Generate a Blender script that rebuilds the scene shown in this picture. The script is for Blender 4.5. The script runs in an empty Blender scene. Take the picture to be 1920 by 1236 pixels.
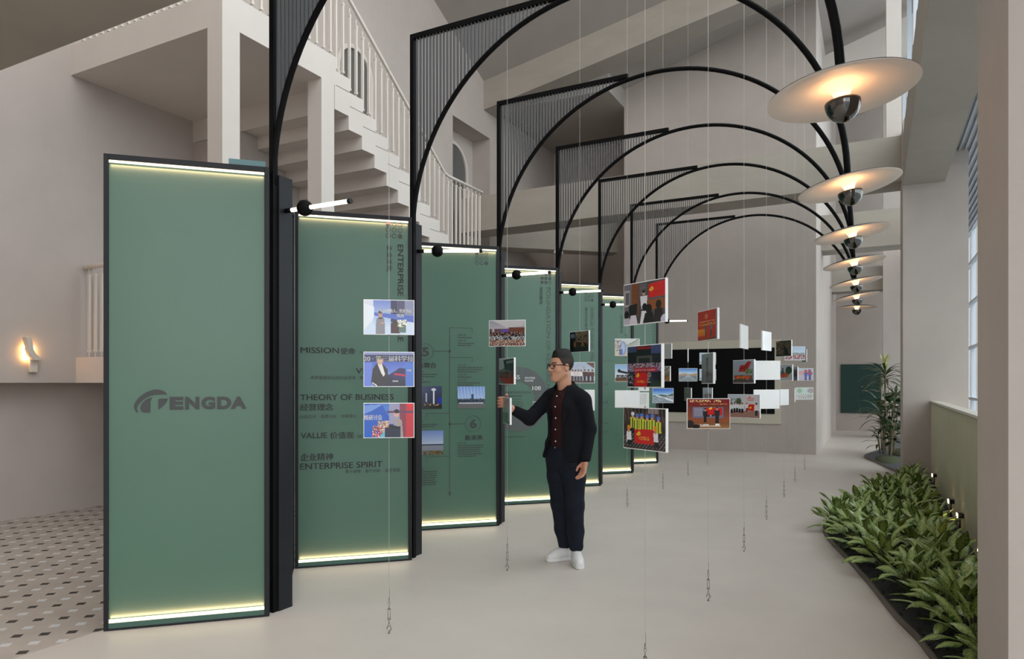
import bpy, bmesh, math, random
import numpy as np
from mathutils import Vector, Matrix

SC = bpy.context.scene
COL = SC.collection
PI = math.pi
THETA = math.atan(680 / 1300)          # the camera looks this far to the left of the hall's long axis

# ------------------------------------------------------------------ camera, sky, exposure
cam_data = bpy.data.cameras.new('camera')
cam_data.lens = 1300 / 1920 * 36
cam_data.sensor_width = 36
cam_data.shift_y = 100 / 1920
cam_data.clip_end = 200
cam = bpy.data.objects.new('camera', cam_data)
COL.objects.link(cam)
cam.location = (0, 0, 1.5)
cam.rotation_euler = (PI / 2, 0, THETA)
SC.camera = cam

world = bpy.data.worlds.new('sky')
SC.world = world
world.use_nodes = True
bg = world.node_tree.nodes['Background']
bg.inputs['Color'].default_value = (1.0, 0.985, 0.975, 1)
bg.inputs['Strength'].default_value = 1.0
SC.view_settings.view_transform = 'Standard'
SC.view_settings.look = 'None'
SC.view_settings.gamma = 1
SC.view_settings.use_curve_mapping = False
SC.view_settings.exposure = 1.62
try:
    SC.cycles.use_denoising = True
    SC.cycles.max_bounces = 8
    SC.cycles.diffuse_bounces = 5
    SC.cycles.sample_clamp_indirect = 4
except Exception:
    pass

# ------------------------------------------------------------------ helpers
def lin(c):
    return tuple(((v / 255) / 12.92 if v / 255 <= 0.04045 else ((v / 255 + 0.055) / 1.055) ** 2.4) for v in c)

class MB:
    """collects shapes in one bmesh"""
    def __init__(s):
        s.b = bmesh.new()
    def box(s, x0, x1, y0, y1, z0, z1, mat=0):
        vs = [s.b.verts.new(p) for p in ((x0,y0,z0),(x1,y0,z0),(x1,y1,z0),(x0,y1,z0),(x0,y0,z1),(x1,y0,z1),(x1,y1,z1),(x0,y1,z1))]
        for f in ((3,2,1,0),(4,5,6,7),(0,1,5,4),(1,2,6,5),(2,3,7,6),(3,0,4,7)):
            s.b.faces.new([vs[i] for i in f]).material_index = mat
        return s
    def prism(s, pts, a, b, axis='x', mat=0):
        """pts in the plane across the axis, extruded from a to b"""
        def mk(p, t):
            return {'x': (t, p[0], p[1]), 'y': (p[0], t, p[1]), 'z': (p[0], p[1], t)}[axis]
        A = [s.b.verts.new(mk(p, a)) for p in pts]
        B = [s.b.verts.new(mk(p, b)) for p in pts]
        n = len(pts)
        fs = [s.b.faces.new(A), s.b.faces.new(B[::-1])]
        for i in range(n):
            fs.append(s.b.faces.new((A[i], B[i], B[(i+1) % n], A[(i+1) % n])))
        for f in fs: f.material_index = mat
        return s
    def tube(s, pts, r, n=8, mat=0, caps=True):
        pts = [Vector(p) for p in pts]
        m = len(pts)
        rs = r if isinstance(r, (list, tuple)) else [r] * m
        rings = []
        up = None
        for i, p in enumerate(pts):
            t = (pts[min(i+1, m-1)] - pts[max(i-1, 0)]).normalized()
            if up is None:
                up = Vector((0, 0, 1)) if abs(t.z) < 0.9 else Vector((1, 0, 0))
            u = (up - t * up.dot(t)).normalized()
            v = t.cross(u)
            up = u
            rings.append([s.b.verts.new(p + (u * math.cos(2*PI*k/n) + v * math.sin(2*PI*k/n)) * rs[i]) for k in range(n)])
        for i in range(m-1):
            for k in range(n):
                f = s.b.faces.new((rings[i][k], rings[i][(k+1) % n], rings[i+1][(k+1) % n], rings[i+1][k]))
                f.smooth = n > 5; f.material_index = mat
        if caps:
            s.b.faces.new(rings[0][::-1]).material_index = mat
            s.b.faces.new(rings[-1]).material_index = mat
        return s
    def lathe(s, prof, c=(0,0,0), n=32, mat=0, smooth=True):
        rings = []
        for r, z in prof:
            if r < 1e-6: rings.append([s.b.verts.new((c[0], c[1], c[2]+z))])
            else: rings.append([s.b.verts.new((c[0]+r*math.cos(2*PI*k/n), c[1]+r*math.sin(2*PI*k/n), c[2]+z)) for k in range(n)])
        for a, b in zip(rings, rings[1:]):
            for k in range(n):
                q = [a[k % len(a)], a[(k+1) % len(a)], b[(k+1) % len(b)], b[k % len(b)]]
                u = []
                for v in q:
                    if v not in u: u.append(v)
                if len(u) > 2:
                    f = s.b.faces.new(u); f.smooth = smooth; f.material_index = mat
        return s
    def ball(s, c, r, seg=16, mat=0):
        rr = r if isinstance(r, (tuple, list)) else (r, r, r)
        g = bmesh.ops.create_uvsphere(s.b, u_segments=seg, v_segments=max(6, seg*2//3), radius=1)
        for v in g['verts']:
            v.co = Vector((v.co.x*rr[0]+c[0], v.co.y*rr[1]+c[1], v.co.z*rr[2]+c[2]))
            for f in v.link_faces: f.smooth = True; f.material_index = mat
        return s
    def quad(s, pts, mat=0):
        f = s.b.faces.new([s.b.verts.new(p) for p in pts]); f.material_index = mat
        return s
    def build(s, name, mats, parent=None, bevel=0, recalc=True):
        if recalc: bmesh.ops.recalc_face_normals(s.b, faces=s.b.faces)
        me = bpy.data.meshes.new(name)
        s.b.to_mesh(me); s.b.free()
        for m in (mats if isinstance(mats, (list, tuple)) else [mats]): me.materials.append(m)
        o = bpy.data.objects.new(name, me)
        COL.objects.link(o)
        if parent: o.parent = parent
        if bevel:
            md = o.modifiers.new('bevel', 'BEVEL'); md.width = bevel; md.segments = 2; md.limit_method = 'ANGLE'
        return o

def tag(o, label=None, cat=None, group=None, kind=None):
    if label: o['label'] = label
    if cat: o['category'] = cat
    if group: o['group'] = group
    if kind: o['kind'] = kind
    return o

def empty(name, loc, rz=0, label=None, cat=None, group=None):
    o = bpy.data.objects.new(name, None)
    COL.objects.link(o)
    o.location = loc; o.rotation_euler = (0, 0, rz); o.empty_display_size = 0.1
    return tag(o, label, cat, group)

CHILD = {}
def copy_tree(o, parent=None):
    c = o.copy(); COL.objects.link(c)
    if parent: c.parent = parent
    for ch in [x for x in o.children]: copy_tree(ch, c)
    return c

# ------------------------------------------------------------------ materials
def mat(name, col, rough=0.6, metal=0.0, emit=None, estr=0, mottle=0, mscale=2.0, bump=0, bscale=60, spec=0.5, coat=0, stretch=None):
    m = bpy.data.materials.new(name); m.use_nodes = True
    nt = m.node_tree; p = nt.nodes['Principled BSDF']
    p.inputs['Base Color'].default_value = (*col, 1)
    p.inputs['Roughness'].default_value = rough
    p.inputs['Metallic'].default_value = metal
    p.inputs['Specular IOR Level'].default_value = spec
    if coat: p.inputs['Coat Weight'].default_value = coat; p.inputs['Coat Roughness'].default_value = 0.08
    if emit:
        p.inputs['Emission Color'].default_value = (*emit, 1); p.inputs['Emission Strength'].default_value = estr
    if mottle or bump:
        tc = nt.nodes.new('ShaderNodeTexCoord')
        mp = nt.nodes.new('ShaderNodeMapping'); nt.links.new(tc.outputs['Object'], mp.inputs['Vector'])
        if stretch: mp.inputs['Scale'].default_value = stretch
    if mottle:
        n = nt.nodes.new('ShaderNodeTexNoise'); n.inputs['Scale'].default_value = mscale; n.inputs['Detail'].default_value = 6; n.inputs['Roughness'].default_value = 0.62
        nt.links.new(mp.outputs['Vector'], n.inputs['Vector'])
        r = nt.nodes.new('ShaderNodeValToRGB')
        r.color_ramp.elements[0].position = 0.3; r.color_ramp.elements[1].position = 0.7
        r.color_ramp.elements[0].color = (*[c*(1-mottle) for c in col], 1)
        r.color_ramp.elements[1].color = (*[min(1, c*(1+mottle)) for c in col], 1)
        nt.links.new(n.outputs['Fac'], r.inputs['Fac']); nt.links.new(r.outputs['Color'], p.inputs['Base Color'])
    if bump:
        n = nt.nodes.new('ShaderNodeTexNoise'); n.inputs['Scale'].default_value = bscale; n.inputs['Detail'].default_value = 4
        nt.links.new(mp.outputs['Vector'], n.inputs['Vector'])
        b = nt.nodes.new('ShaderNodeBump'); b.inputs['Strength'].default_value = bump; b.inputs['Distance'].default_value = 0.02
        nt.links.new(n.outputs['Fac'], b.inputs['Height']); nt.links.new(b.outputs['Normal'], p.inputs['Normal'])
    return m

def attr_mat(name, rough=0.5, spec=0.5, coat=0):
    m = bpy.data.materials.new(name); m.use_nodes = True
    nt = m.node_tree; p = nt.nodes['Principled BSDF']
    a = nt.nodes.new('ShaderNodeVertexColor'); a.layer_name = 'Col'
    nt.links.new(a.outputs['Color'], p.inputs['Base Color'])
    p.inputs['Roughness'].default_value = rough
    p.inputs['Specular IOR Level'].default_value = spec
    if coat: p.inputs['Coat Weight'].default_value = coat; p.inputs['Coat Roughness'].default_value = 0.05
    return m

M = {}
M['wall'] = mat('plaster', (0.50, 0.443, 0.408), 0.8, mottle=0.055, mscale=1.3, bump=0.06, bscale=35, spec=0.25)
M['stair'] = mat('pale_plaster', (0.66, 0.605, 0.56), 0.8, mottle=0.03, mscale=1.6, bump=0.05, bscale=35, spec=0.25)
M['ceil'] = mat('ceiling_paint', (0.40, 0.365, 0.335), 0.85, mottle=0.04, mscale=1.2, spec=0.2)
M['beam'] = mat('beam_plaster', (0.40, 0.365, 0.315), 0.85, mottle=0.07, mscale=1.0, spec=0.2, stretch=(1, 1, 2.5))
M['floor'] = mat('microcement', (0.61, 0.552, 0.497), 0.42, mottle=0.06, mscale=0.9, bump=0.03, bscale=9, spec=0.4)
M['rail'] = mat('rail_enamel', (0.68, 0.62, 0.56), 0.45)
M['green'] = mat('green_glass', (0.076, 0.158, 0.113), 0.28, mottle=0.03, mscale=1.5, spec=0.45)
M['green_edge'] = mat('green_glass_edge', (0.05, 0.12, 0.095), 0.3)
M['black'] = mat('black_metal', (0.010, 0.011, 0.015), 0.45, spec=0.3)
M['tube'] = mat('black_tube', (0.004, 0.004, 0.0045), 0.55, spec=0.10)
M['slat'] = mat('dark_slats', (0.095, 0.094, 0.10), 0.45, metal=0.0, spec=0.3)
M['ink'] = mat('grey_ink', (0.045, 0.05, 0.05), 0.5)
M['ink2'] = mat('soft_grey_ink', (0.055, 0.085, 0.075), 0.5)
M['chart'] = mat('chart_grey', (0.095, 0.105, 0.105), 0.5)
M['paper'] = mat('white_ink', (0.8, 0.8, 0.78), 0.5)
M['led'] = mat('warm_led', (1, 0.9, 0.7), 0.5, emit=(1.0, 0.86, 0.60), estr=0.75)
M['lamp_tube'] = mat('lit_tube', (1, 0.95, 0.88), 0.4, emit=(1.0, 0.90, 0.76), estr=0.8)
M['disc_top'] = mat('disc_dark', (0.07, 0.07, 0.075), 0.45)
M['disc_under'] = mat('disc_pale', (0.80, 0.70, 0.62), 0.55)
M['trumpet'] = mat('lit_trumpet', (1, 0.8, 0.6), 0.5, emit=(1.0, 0.70, 0.42), estr=0.16)
M['ring'] = mat('lit_ring', (1, .8, .6), 0.5, emit=(1.0, 0.58, 0.28), estr=4.2)
M['chrome'] = mat('black_chrome', (0.13, 0.125, 0.12), 0.05, metal=1.0)
M['steel'] = mat('steel', (0.30, 0.29, 0.28), 0.3, metal=1.0)
M['wire'] = mat('wire_steel', (0.55, 0.54, 0.52), 0.4, metal=0.6)
M['acrylic'] = mat('white_acrylic', (0.90, 0.905, 0.92), 0.2, coat=0.4)
M['print'] = attr_mat('photo_print', 0.25, 0.5, coat=0.25)
M['screen'] = mat('black_screen', (0.004, 0.004, 0.0045), 0.35, spec=0.15)
M['cream'] = mat('cream_panel', (0.60, 0.56, 0.46), 0.6)
M['hatch'] = mat('dark_green_paint', (0.012, 0.052, 0.045), 0.35)
M['ribbed'] = mat('sage_panel', (0.58, 0.565, 0.43), 0.55, mottle=0.03)
M['cap'] = mat('cap_metal', (0.62, 0.58, 0.5), 0.4)
M['kerb'] = mat('kerb_metal', (0.10, 0.075, 0.06), 0.45)
M['soil'] = mat('dark_gravel', (0.012, 0.012, 0.012), 0.6, mottle=0.5, mscale=60, bump=1.0, bscale=90)
M['pebble'] = mat('slate_pebbles', (0.06, 0.065, 0.075), 0.5, mottle=0.4, mscale=25)
M['moss'] = mat('moss', (0.06, 0.075, 0.02), 0.95, mottle=0.6, mscale=30, bump=1.0, bscale=120)
M['stem'] = mat('stem', (0.10, 0.13, 0.04), 0.6)
M['cane'] = mat('cane', (0.23, 0.18, 0.11), 0.8, mottle=0.2, mscale=30)
M['dark_glass'] = mat('dark_window', (0.13, 0.13, 0.125), 0.3, spec=0.4)
M['alu'] = mat('white_aluminium', (0.62, 0.66, 0.72), 0.45)
M['corr'] = mat('corrugated_sheet', (0.42, 0.44, 0.47), 0.45, metal=0.2)
M['ground'] = mat('outside_ground', (0.30, 0.31, 0.32), 0.9)
M['teal'] = mat('teal_acrylic', (0.09, 0.20, 0.22), 0.3)
M['sconce'] = mat('sconce_plaster', (0.66, 0.58, 0.50), 0.6)
M['glow'] = mat('warm_glow', (1, .7, .4), 0.5, emit=(1.0, 0.52, 0.16), estr=9)
M['whitefit'] = mat('white_fitting', (0.75, 0.75, 0.74), 0.4)
M['spot'] = mat('lit_lens', (1, .8, .5), 0.5, emit=(1.0, 0.68, 0.34), estr=9)

def glass_mat():
    m = bpy.data.materials.new('window_glass'); m.use_nodes = True
    nt = m.node_tree
    for n in list(nt.nodes):
        if n.type != 'OUTPUT_MATERIAL': nt.nodes.remove(n)
    out = [n for n in nt.nodes if n.type == 'OUTPUT_MATERIAL'][0]
    t = nt.nodes.new('ShaderNodeBsdfTransparent'); t.inputs['Color'].default_value = (0.90, 0.95, 0.97, 1)
    g = nt.nodes.new('ShaderNodeBsdfGlossy'); g.inputs['Roughness'].default_value = 0.02
    mx = nt.nodes.new('ShaderNodeMixShader'); mx.inputs['Fac'].default_value = 0.06
    nt.links.new(t.outputs[0], mx.inputs[1]); nt.links.new(g.outputs[0], mx.inputs[2]); nt.links.new(mx.outputs[0], out.inputs['Surface'])
    return m
M['glass'] = glass_mat()

def tile_mat():
    """pale terrazzo with small dark and white squares set in rows"""
    m = bpy.data.materials.new('inlaid_tiles'); m.use_nodes = True
    nt = m.node_tree; N = nt.nodes; L = nt.links
    p = N['Principled BSDF']; p.inputs['Roughness'].default_value = 0.45
    tc = N.new('ShaderNodeTexCoord'); mp = N.new('ShaderNodeMapping')
    a = math.radians(41)
    mp.inputs['Rotation'].default_value = (0, 0, -a)
    # so that a dark square sits at (-4.391, 2.375)
    x, y = -4.391, 2.375
    rx, ry = x*math.cos(a)+y*math.sin(a), -x*math.sin(a)+y*math.cos(a)
    mp.inputs['Location'].default_value = (-rx + 0.0727, -ry + 0.0727, 0)
    L.new(tc.outputs['Object'], mp.inputs['Vector'])
    sp = N.new('ShaderNodeSeparateXYZ'); L.new(mp.outputs['Vector'], sp.inputs[0])
    def math_(op, a, b=None):
        n = N.new('ShaderNodeMath'); n.operation = op
        for i, v in enumerate((a, b)):
            if v is None: continue
            if isinstance(v, (int, float)): n.inputs[i].default_value = v
            else: L.new(v, n.inputs[i])
        return n.outputs[0]
    P = 0.1455
    u = math_('DIVIDE', sp.outputs['X'], P); v = math_('DIVIDE', sp.outputs['Y'], P)
    fu = math_('SUBTRACT', u, math_('FLOOR', u)); fv = math_('SUBTRACT', v, math_('FLOOR', v))
    iu = math_('LESS_THAN', math_('ABSOLUTE', math_('SUBTRACT', fu, 0.5)), 0.185)
    iv = math_('LESS_THAN', math_('ABSOLUTE', math_('SUBTRACT', fv, 0.5)), 0.185)
    ins = math_('MULTIPLY', iu, iv)
    row = math_('FLOORED_MODULO', math_('FLOOR', v), 2.0)
    nz = N.new('ShaderNodeTexNoise'); nz.inputs['Scale'].default_value = 4; L.new(tc.outputs['Object'], nz.inputs['Vector'])
    rp = N.new('ShaderNodeValToRGB'); L.new(nz.outputs['Fac'], rp.inputs['Fac'])
    rp.color_ramp.elements[0].position = .3; rp.color_ramp.elements[1].position = .7
    rp.color_ramp.elements[0].color = (.43, .375, .325, 1); rp.color_ramp.elements[1].color = (.49, .43, .375, 1)
    m1 = N.new('ShaderNodeMix'); m1.data_type = 'RGBA'
    L.new(row, m1.inputs['Factor']); m1.inputs[6].default_value = (.035, .032, .03, 1); m1.inputs[7].default_value = (.62, .63, .62, 1)
    m2 = N.new('ShaderNodeMix'); m2.data_type = 'RGBA'
    L.new(ins, m2.inputs['Factor']); L.new(rp.outputs['Color'], m2.inputs[6]); L.new(m1.outputs[2], m2.inputs[7])
    L.new(m2.outputs[2], p.inputs['Base Color'])
    return m
M['tiles'] = tile_mat()

def leaf_mat(name, dark, pale, edge=0.32, patch=0.5, scale=38, rough=0.38, uvpat=False):
    m = bpy.data.materials.new(name); m.use_nodes = True
    nt = m.node_tree; N = nt.nodes; L = nt.links
    p = N['Principled BSDF']; p.inputs['Roughness'].default_value = rough
    uv = N.new('ShaderNodeUVMap'); uv.uv_map = 'UV'
    tc = N.new('ShaderNodeTexCoord')
    nz = N.new('ShaderNodeTexNoise'); nz.inputs['Scale'].default_value = scale; nz.inputs['Detail'].default_value = 3
    if uvpat:
        # fine specks drawn out along the side veins, different on every leaf
        va = N.new('ShaderNodeVectorMath'); va.operation = 'MULTIPLY'; L.new(uv.outputs[0], va.inputs[0]); va.inputs[1].default_value = (1.0, 1.9, 0)
        vb = N.new('ShaderNodeVectorMath'); vb.operation = 'MULTIPLY'; L.new(tc.outputs['Object'], vb.inputs[0]); vb.inputs[1].default_value = (1.5, 1.5, 1.5)
        vc = N.new('ShaderNodeVectorMath'); vc.operation = 'ADD'; L.new(va.outputs[0], vc.inputs[0]); L.new(vb.outputs[0], vc.inputs[1])
        L.new(vc.outputs[0], nz.inputs['Vector']); nz.inputs['Detail'].default_value = 5; nz.inputs['Roughness'].default_value = 0.7
    else: L.new(tc.outputs['Object'], nz.inputs['Vector'])
    sp = N.new('ShaderNodeSeparateXYZ'); L.new(uv.outputs[0], sp.inputs[0])
    def math_(op, a, b=None):
        n = N.new('ShaderNodeMath'); n.operation = op
        for i, v in enumerate((a, b)):
            if v is None: continue
            if isinstance(v, (int, float)): n.inputs[i].default_value = v
            else: L.new(v, n.inputs[i])
        return n.outputs[0]
    d = math_('ABSOLUTE', math_('SUBTRACT', sp.outputs['X'], 0.5))       # 0 at the midrib, .5 at the edge
    t = math_('SUBTRACT', nz.outputs['Fac'], math_('MULTIPLY', d, edge))
    rp = N.new('ShaderNodeValToRGB'); L.new(t, rp.inputs['Fac'])
    rp.color_ramp.elements[0].position = patch - 0.08; rp.color_ramp.elements[1].position = patch + 0.05
    rp.color_ramp.elements[0].color = (*dark, 1); rp.color_ramp.elements[1].color = (*pale, 1)
    rib = math_('LESS_THAN', d, 0.035)
    mx = N.new('ShaderNodeMix'); mx.data_type = 'RGBA'; L.new(rib, mx.inputs['Factor'])
    L.new(rp.outputs['Color'], mx.inputs[6]); mx.inputs[7].default_value = (*[c*0.8+0.02 for c in pale], 1)
    L.new(mx.outputs[2], p.inputs['Base Color'])
    return m
M['aglao'] = leaf_mat('variegated_leaf', (0.030, 0.105, 0.010), (0.40, 0.48, 0.15), edge=0.34, patch=0.42, scale=10, rough=0.3, uvpat=True)
M['strap'] = leaf_mat('strap_leaf', (0.035, 0.06, 0.018), (0.10, 0.14, 0.05), edge=0.5, patch=0.42, scale=20)
M['broad'] = leaf_mat('broad_leaf', (0.014, 0.04, 0.012), (0.035, 0.075, 0.022), edge=0.3, patch=0.45, scale=10, rough=0.28)
M['young'] = leaf_mat('young_leaf', (0.42, 0.44, 0.16), (0.62, 0.60, 0.32), edge=0.3, patch=0.45, scale=12)

# ------------------------------------------------------------------ text
def text_bm(bm, s, size, x, z, y, bold=0.0, align='LEFT', rot=0, mat=0, valign='BOTTOM', squeeze=1.0, fitw=None, fith=None):
    """letters laid on the local XZ plane facing -Y, appended to bm"""
    if bm is None:                  # a line of lettering as a part of its own
        g2 = MB(); text_bm(g2.b, s, size, x, z, y, bold, align, rot, mat, valign, squeeze, fitw, fith)
        g2.build('lettering', LETTER_MATS, LETTER_ROOT, recalc=False); return
    if bold and size < 0.09:        # heavier strokes: the same letters twice, a hair apart
        dx = 0.03*size if any(ord(ch) > 255 for ch in s) else 0.026*size
        sh = (dx, 0) if rot == 0 else (0, dx)
        for sg in (-1, 1): text_bm(bm, s, size, x+sg*sh[0], z+sg*sh[1], y, 0.0, align, rot, mat, valign, squeeze, fitw, fith)
        return
    c = bpy.data.curves.new('t', 'FONT'); c.body = s; c.size = size; c.offset = bold; c.align_x = align
    c.resolution_u = 4; c.fill_mode = 'FRONT'
    o = bpy.data.objects.new('t', c); COL.objects.link(o)
    dg = bpy.context.evaluated_depsgraph_get()
    me = bpy.data.meshes.new_from_object(o.evaluated_get(dg))
    if len(me.vertices):
        co = np.zeros(len(me.vertices)*3); me.vertices.foreach_get('co', co); co = co.reshape(-1, 3)
        x0, y0 = co[:, 0].min(), co[:, 1].min(); w = co[:, 0].max()-x0; h = co[:, 1].max()-y0
        sx = fitw/w if fitw else squeeze
        sy = fith/h if fith else 1.0
        M4 = Matrix.Translation((x, y, z)) @ Matrix.Rotation(-rot, 4, 'Y') @ Matrix(((sx,0,0,0),(0,0,1,0),(0,sy,0,0),(0,0,0,1)))
        if fitw or fith: M4 = M4 @ Matrix.Translation((-x0, -y0, 0))
        tmp = bmesh.new(); tmp.from_mesh(me)
        bmesh.ops.transform(tmp, matrix=M4, verts=tmp.verts)
        vm = {v: bm.verts.new(v.co) for v in tmp.verts}
        for f in tmp.faces:
            try:
                nf = bm.faces.new([vm[v] for v in f.verts]); nf.material_index = mat
            except ValueError: pass
        tmp.free()
    bpy.data.objects.remove(o); bpy.data.curves.remove(c); bpy.data.meshes.remove(me)

# ------------------------------------------------------------------ shell
def struct(name, mb, m, bevel=0):
    return tag(mb.build(name, m, None, bevel), kind='structure')

struct('floor', MB().box(-4.15, 0.80, -6, 24.2, -0.2, 0).box(0.80, 1.9, -6, 24.2, -0.2, 0), M['floor'])
struct('floor_tiled', MB().box(-8.6, -4.15, -6, 18.4, -0.2, 0), M['tiles'])
tag(MB().box(2.1, 60, -60, 80, -0.3, -0.02).box(-60, 2.1, -60, -6, -0.3, -0.02).build('ground', M['ground']), kind='structure')

# left wall: recessed below 1.5 m, a deep niche with an arched window high up
wl = MB()
wl.box(-9.0, -8.37, -6, 14.3, 0, 1.5)
wl.box(-9.0, -8.07, -6, 12.67, 1.5, 13)
wl.box(-9.0, -8.07, 12.67, 14.3, 7.28, 13)
wl.box(-9.0, -8.07, 12.67, 14.3, 1.5, 3.6)
wl.box(-9.0, -8.55, 12.67, 14.3, 3.6, 7.28)
wl.box(-9.0, -8.07, 14.3, 18.4, 0, 13)
struct('wall_left', wl, M['wall'])

def arch_window(idx, X, y0, y1, z0, ztop):
    r = (y1-y0)/2; yc = (y0+y1)/2; zs = ztop - r
    n = 24
    inner = [(y0, z0)] + [(yc - r*math.cos(PI*i/n), zs + r*math.sin(PI*i/n)) for i in range(n+1)] + [(y1, z0)]
    g = MB(); g.prism(inner, X+0.002, X+0.012)
    root = tag(g.build('window_%d' % idx, M['dark_glass']), kind='structure')
    ro = r + 0.07
    ring = MB()
    pts_i, pts_o = inner, [(y0-0.07, z0)] + [(yc - ro*math.cos(PI*i/n), zs + ro*math.sin(PI*i/n)) for i in range(n+1)] + [(y1+0.07, z0)]
    for k in range(len(pts_i)-1):
        ring.prism([pts_i[k], pts_i[k+1], pts_o[k+1], pts_o[k]], X, X+0.05)
    ring.build('window_frame', M['stair'], root)
arch_window(1, -8.07, 9.06, 9.86, 4.2, 7.32)
arch_window(2, -8.55, 12.85, 13.95, 4.2, 6.95)

# wall with the screen, the corridor behind its right edge, the far wall
struct('wall_back', MB().box(-5.24, -1.08, 15.73, 24.1, 0, 12), M['wall'])
struct('wall_far', MB().box(-1.08, 3.2, 24.1, 24.4, 0, 12), M['wall'])
struct('wall_recess', MB().box(-9.0, -5.24, 18.0, 18.4, 0, 12), M['wall'])
struct('ceiling_recess', MB().box(-9.0, -5.24, 14.6, 18.2, 8.0, 9.2), M['ceil'])
# sloping roof over the hall
def zc(x, y): return 8.53 + 0.18*(x+8.07) - 0.43*(y-14)
def roof_slab(cb, x0, x1, y0, y1, t0=0.0, t1=0.3):
    vs = [(x0, y0), (x1, y0), (x1, y1), (x0, y1)]
    lo = [cb.b.verts.new((x, y, zc(x, y)+t0)) for x, y in vs]; hi = [cb.b.verts.new((x, y, zc(x, y)+t1)) for x, y in vs]
    for f in ((0,1,2,3), (7,6,5,4), (0,4,5,1), (1,5,6,2), (2,6,7,3), (3,7,4,0)): cb.b.faces.new([(lo+hi)[i] for i in f])
cb = MB()
SKX, SKY_ = (-3.8, -0.3), (2.0, 10.0)  # added skylight opening, out of view, put in to brighten the floor from above
roof_slab(cb, -9, SKX[0], -6, 14.7); roof_slab(cb, SKX[1], 0.75, -6, 14.7); roof_slab(cb, SKX[0], SKX[1], -6, SKY_[0]); roof_slab(cb, SKX[0], SKX[1], SKY_[1], 14.7)
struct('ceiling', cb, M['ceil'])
sk = MB(); roof_slab(sk, SKX[0], SKX[1], SKY_[0], SKY_[1], 0.12, 0.14)
w5 = tag(sk.build('window_5', M['glass']), kind='structure')
sk = MB()
for i in range(1, 6): y_ = SKY_[0]+(SKY_[1]-SKY_[0])*i/6; roof_slab(sk, SKX[0], SKX[1], y_-0.04, y_+0.04, 0.05, 0.2)
sk.build('window_frame', M['alu'], w5)
struct('wall_front', MB().box(-9, 0.95, -6.3, -6, 0, 18), M['wall'])
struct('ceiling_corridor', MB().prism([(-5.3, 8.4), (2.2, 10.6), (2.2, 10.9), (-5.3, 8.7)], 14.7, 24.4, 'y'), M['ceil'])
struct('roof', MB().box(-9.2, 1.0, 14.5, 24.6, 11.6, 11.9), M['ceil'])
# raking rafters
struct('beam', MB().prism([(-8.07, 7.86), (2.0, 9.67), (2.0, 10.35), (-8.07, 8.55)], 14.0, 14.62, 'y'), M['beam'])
struct('beam', MB().prism([(-1.08, 8.55), (1.2, 9.25), (1.2, 9.95), (-1.08, 9.25)], 18.0, 18.5, 'y'), M['stair'])
# cross beams
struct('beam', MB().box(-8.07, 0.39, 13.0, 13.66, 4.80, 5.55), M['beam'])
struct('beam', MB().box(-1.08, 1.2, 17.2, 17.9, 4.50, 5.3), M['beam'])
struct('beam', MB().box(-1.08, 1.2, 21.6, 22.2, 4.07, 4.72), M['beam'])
# slanting gallery edge in the left back corner
ob = MB()
A, B = Vector((-8.07, 14.31)), Vector((-5.63, 16.46))
nrm = Vector((-(B-A).y, (B-A).x)).normalized()*0.5
ob.prism([tuple(A), tuple(B), tuple(B+nrm), tuple(A+nrm)], 4.73, 5.5, 'z')
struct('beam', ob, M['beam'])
# beam over the window pillars, with the low beam near the camera at the upper left
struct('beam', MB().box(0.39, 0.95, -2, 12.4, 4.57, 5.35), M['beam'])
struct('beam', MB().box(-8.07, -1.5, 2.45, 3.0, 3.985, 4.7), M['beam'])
# pillars on the window side
struct('column', MB().box(0.39, 1.25, 2.78, 3.55, 0, 5.0), M['wall'])
struct('column', MB().box(0.39, 1.25, 12.4, 13.6, 0, 5.6), M['wall'])
struct('column', MB().box(0.20, 1.25, 21.2, 22.2, 0, 9.5), M['wall'])
struct('column', MB().box(0.17, 0.39, 13.05, 13.6, 5.55, 11), M['stair'])
# corrugated sheet standing above the window beam, seen on edge
cs = MB()
for i in range(14):
    y = 0.6 + i*0.85
    cs.prism([(y, 5.35), (y+0.85, 5.35), (y+0.7, 5.42), (y+0.42, 5.52), (y+0.15, 5.42)], 0.40, 0.46)
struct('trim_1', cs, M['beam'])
# veranda: ribbed soffit, glazing
vr = MB()
vr.box(0.95, 1.95, -2, 24.1, 5.04, 5.1)
for i in range(13): vr.box(0.97+i*0.075, 1.0+i*0.075, -2, 24.1, 5.0, 5.04)
struct('ceiling_veranda', vr, M['corr'])
fac = MB()
for i in range(22):
    y = -2 + i*1.2
    fac.box(1.90, 1.99, y-0.03, y+0.03, 0, 5.0)
for z in (0.02, 1.15, 2.3, 3.3, 4.2, 4.95): fac.box(1.90, 1.98, -2, 24.1, z-0.03, z+0.03)
w3 = tag(MB().box(1.935, 1.945, -2, 24.1, 0, 5.0).build('window_3', M['glass']), kind='structure')
fac.build('window_frame', M['alu'], w3)
w4 = tag(MB().box(0.66, 0.67, -2, 24.1, 5.35, 10).build('window_4', M['glass']), kind='structure')
fb = MB()
for i in range(9): fb.box(0.62, 0.71, 0.5+i*2.8, 0.58+i*2.8, 5.35, 10)
fb.build('window_frame', M['alu'], w4)

# ribbed parapet
pp = MB(); pp.box(0.80, 0.86, 3.55, 12.4, 0, 1.2)
n = 148
for i in range(n):
    y = 3.56 + (12.39-3.56)*i/n; pp.prism([(0.80, y), (0.765, y+0.012), (0.765, y+0.030), (0.80, y+0.042)], 0, 1.19, 'z')
par = struct('wall_parapet', pp, M['ribbed'])
MB().box(0.755, 0.88, 3.55, 12.4, 1.2, 1.225).build('parapet_cap', M['cap'], par)

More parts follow.
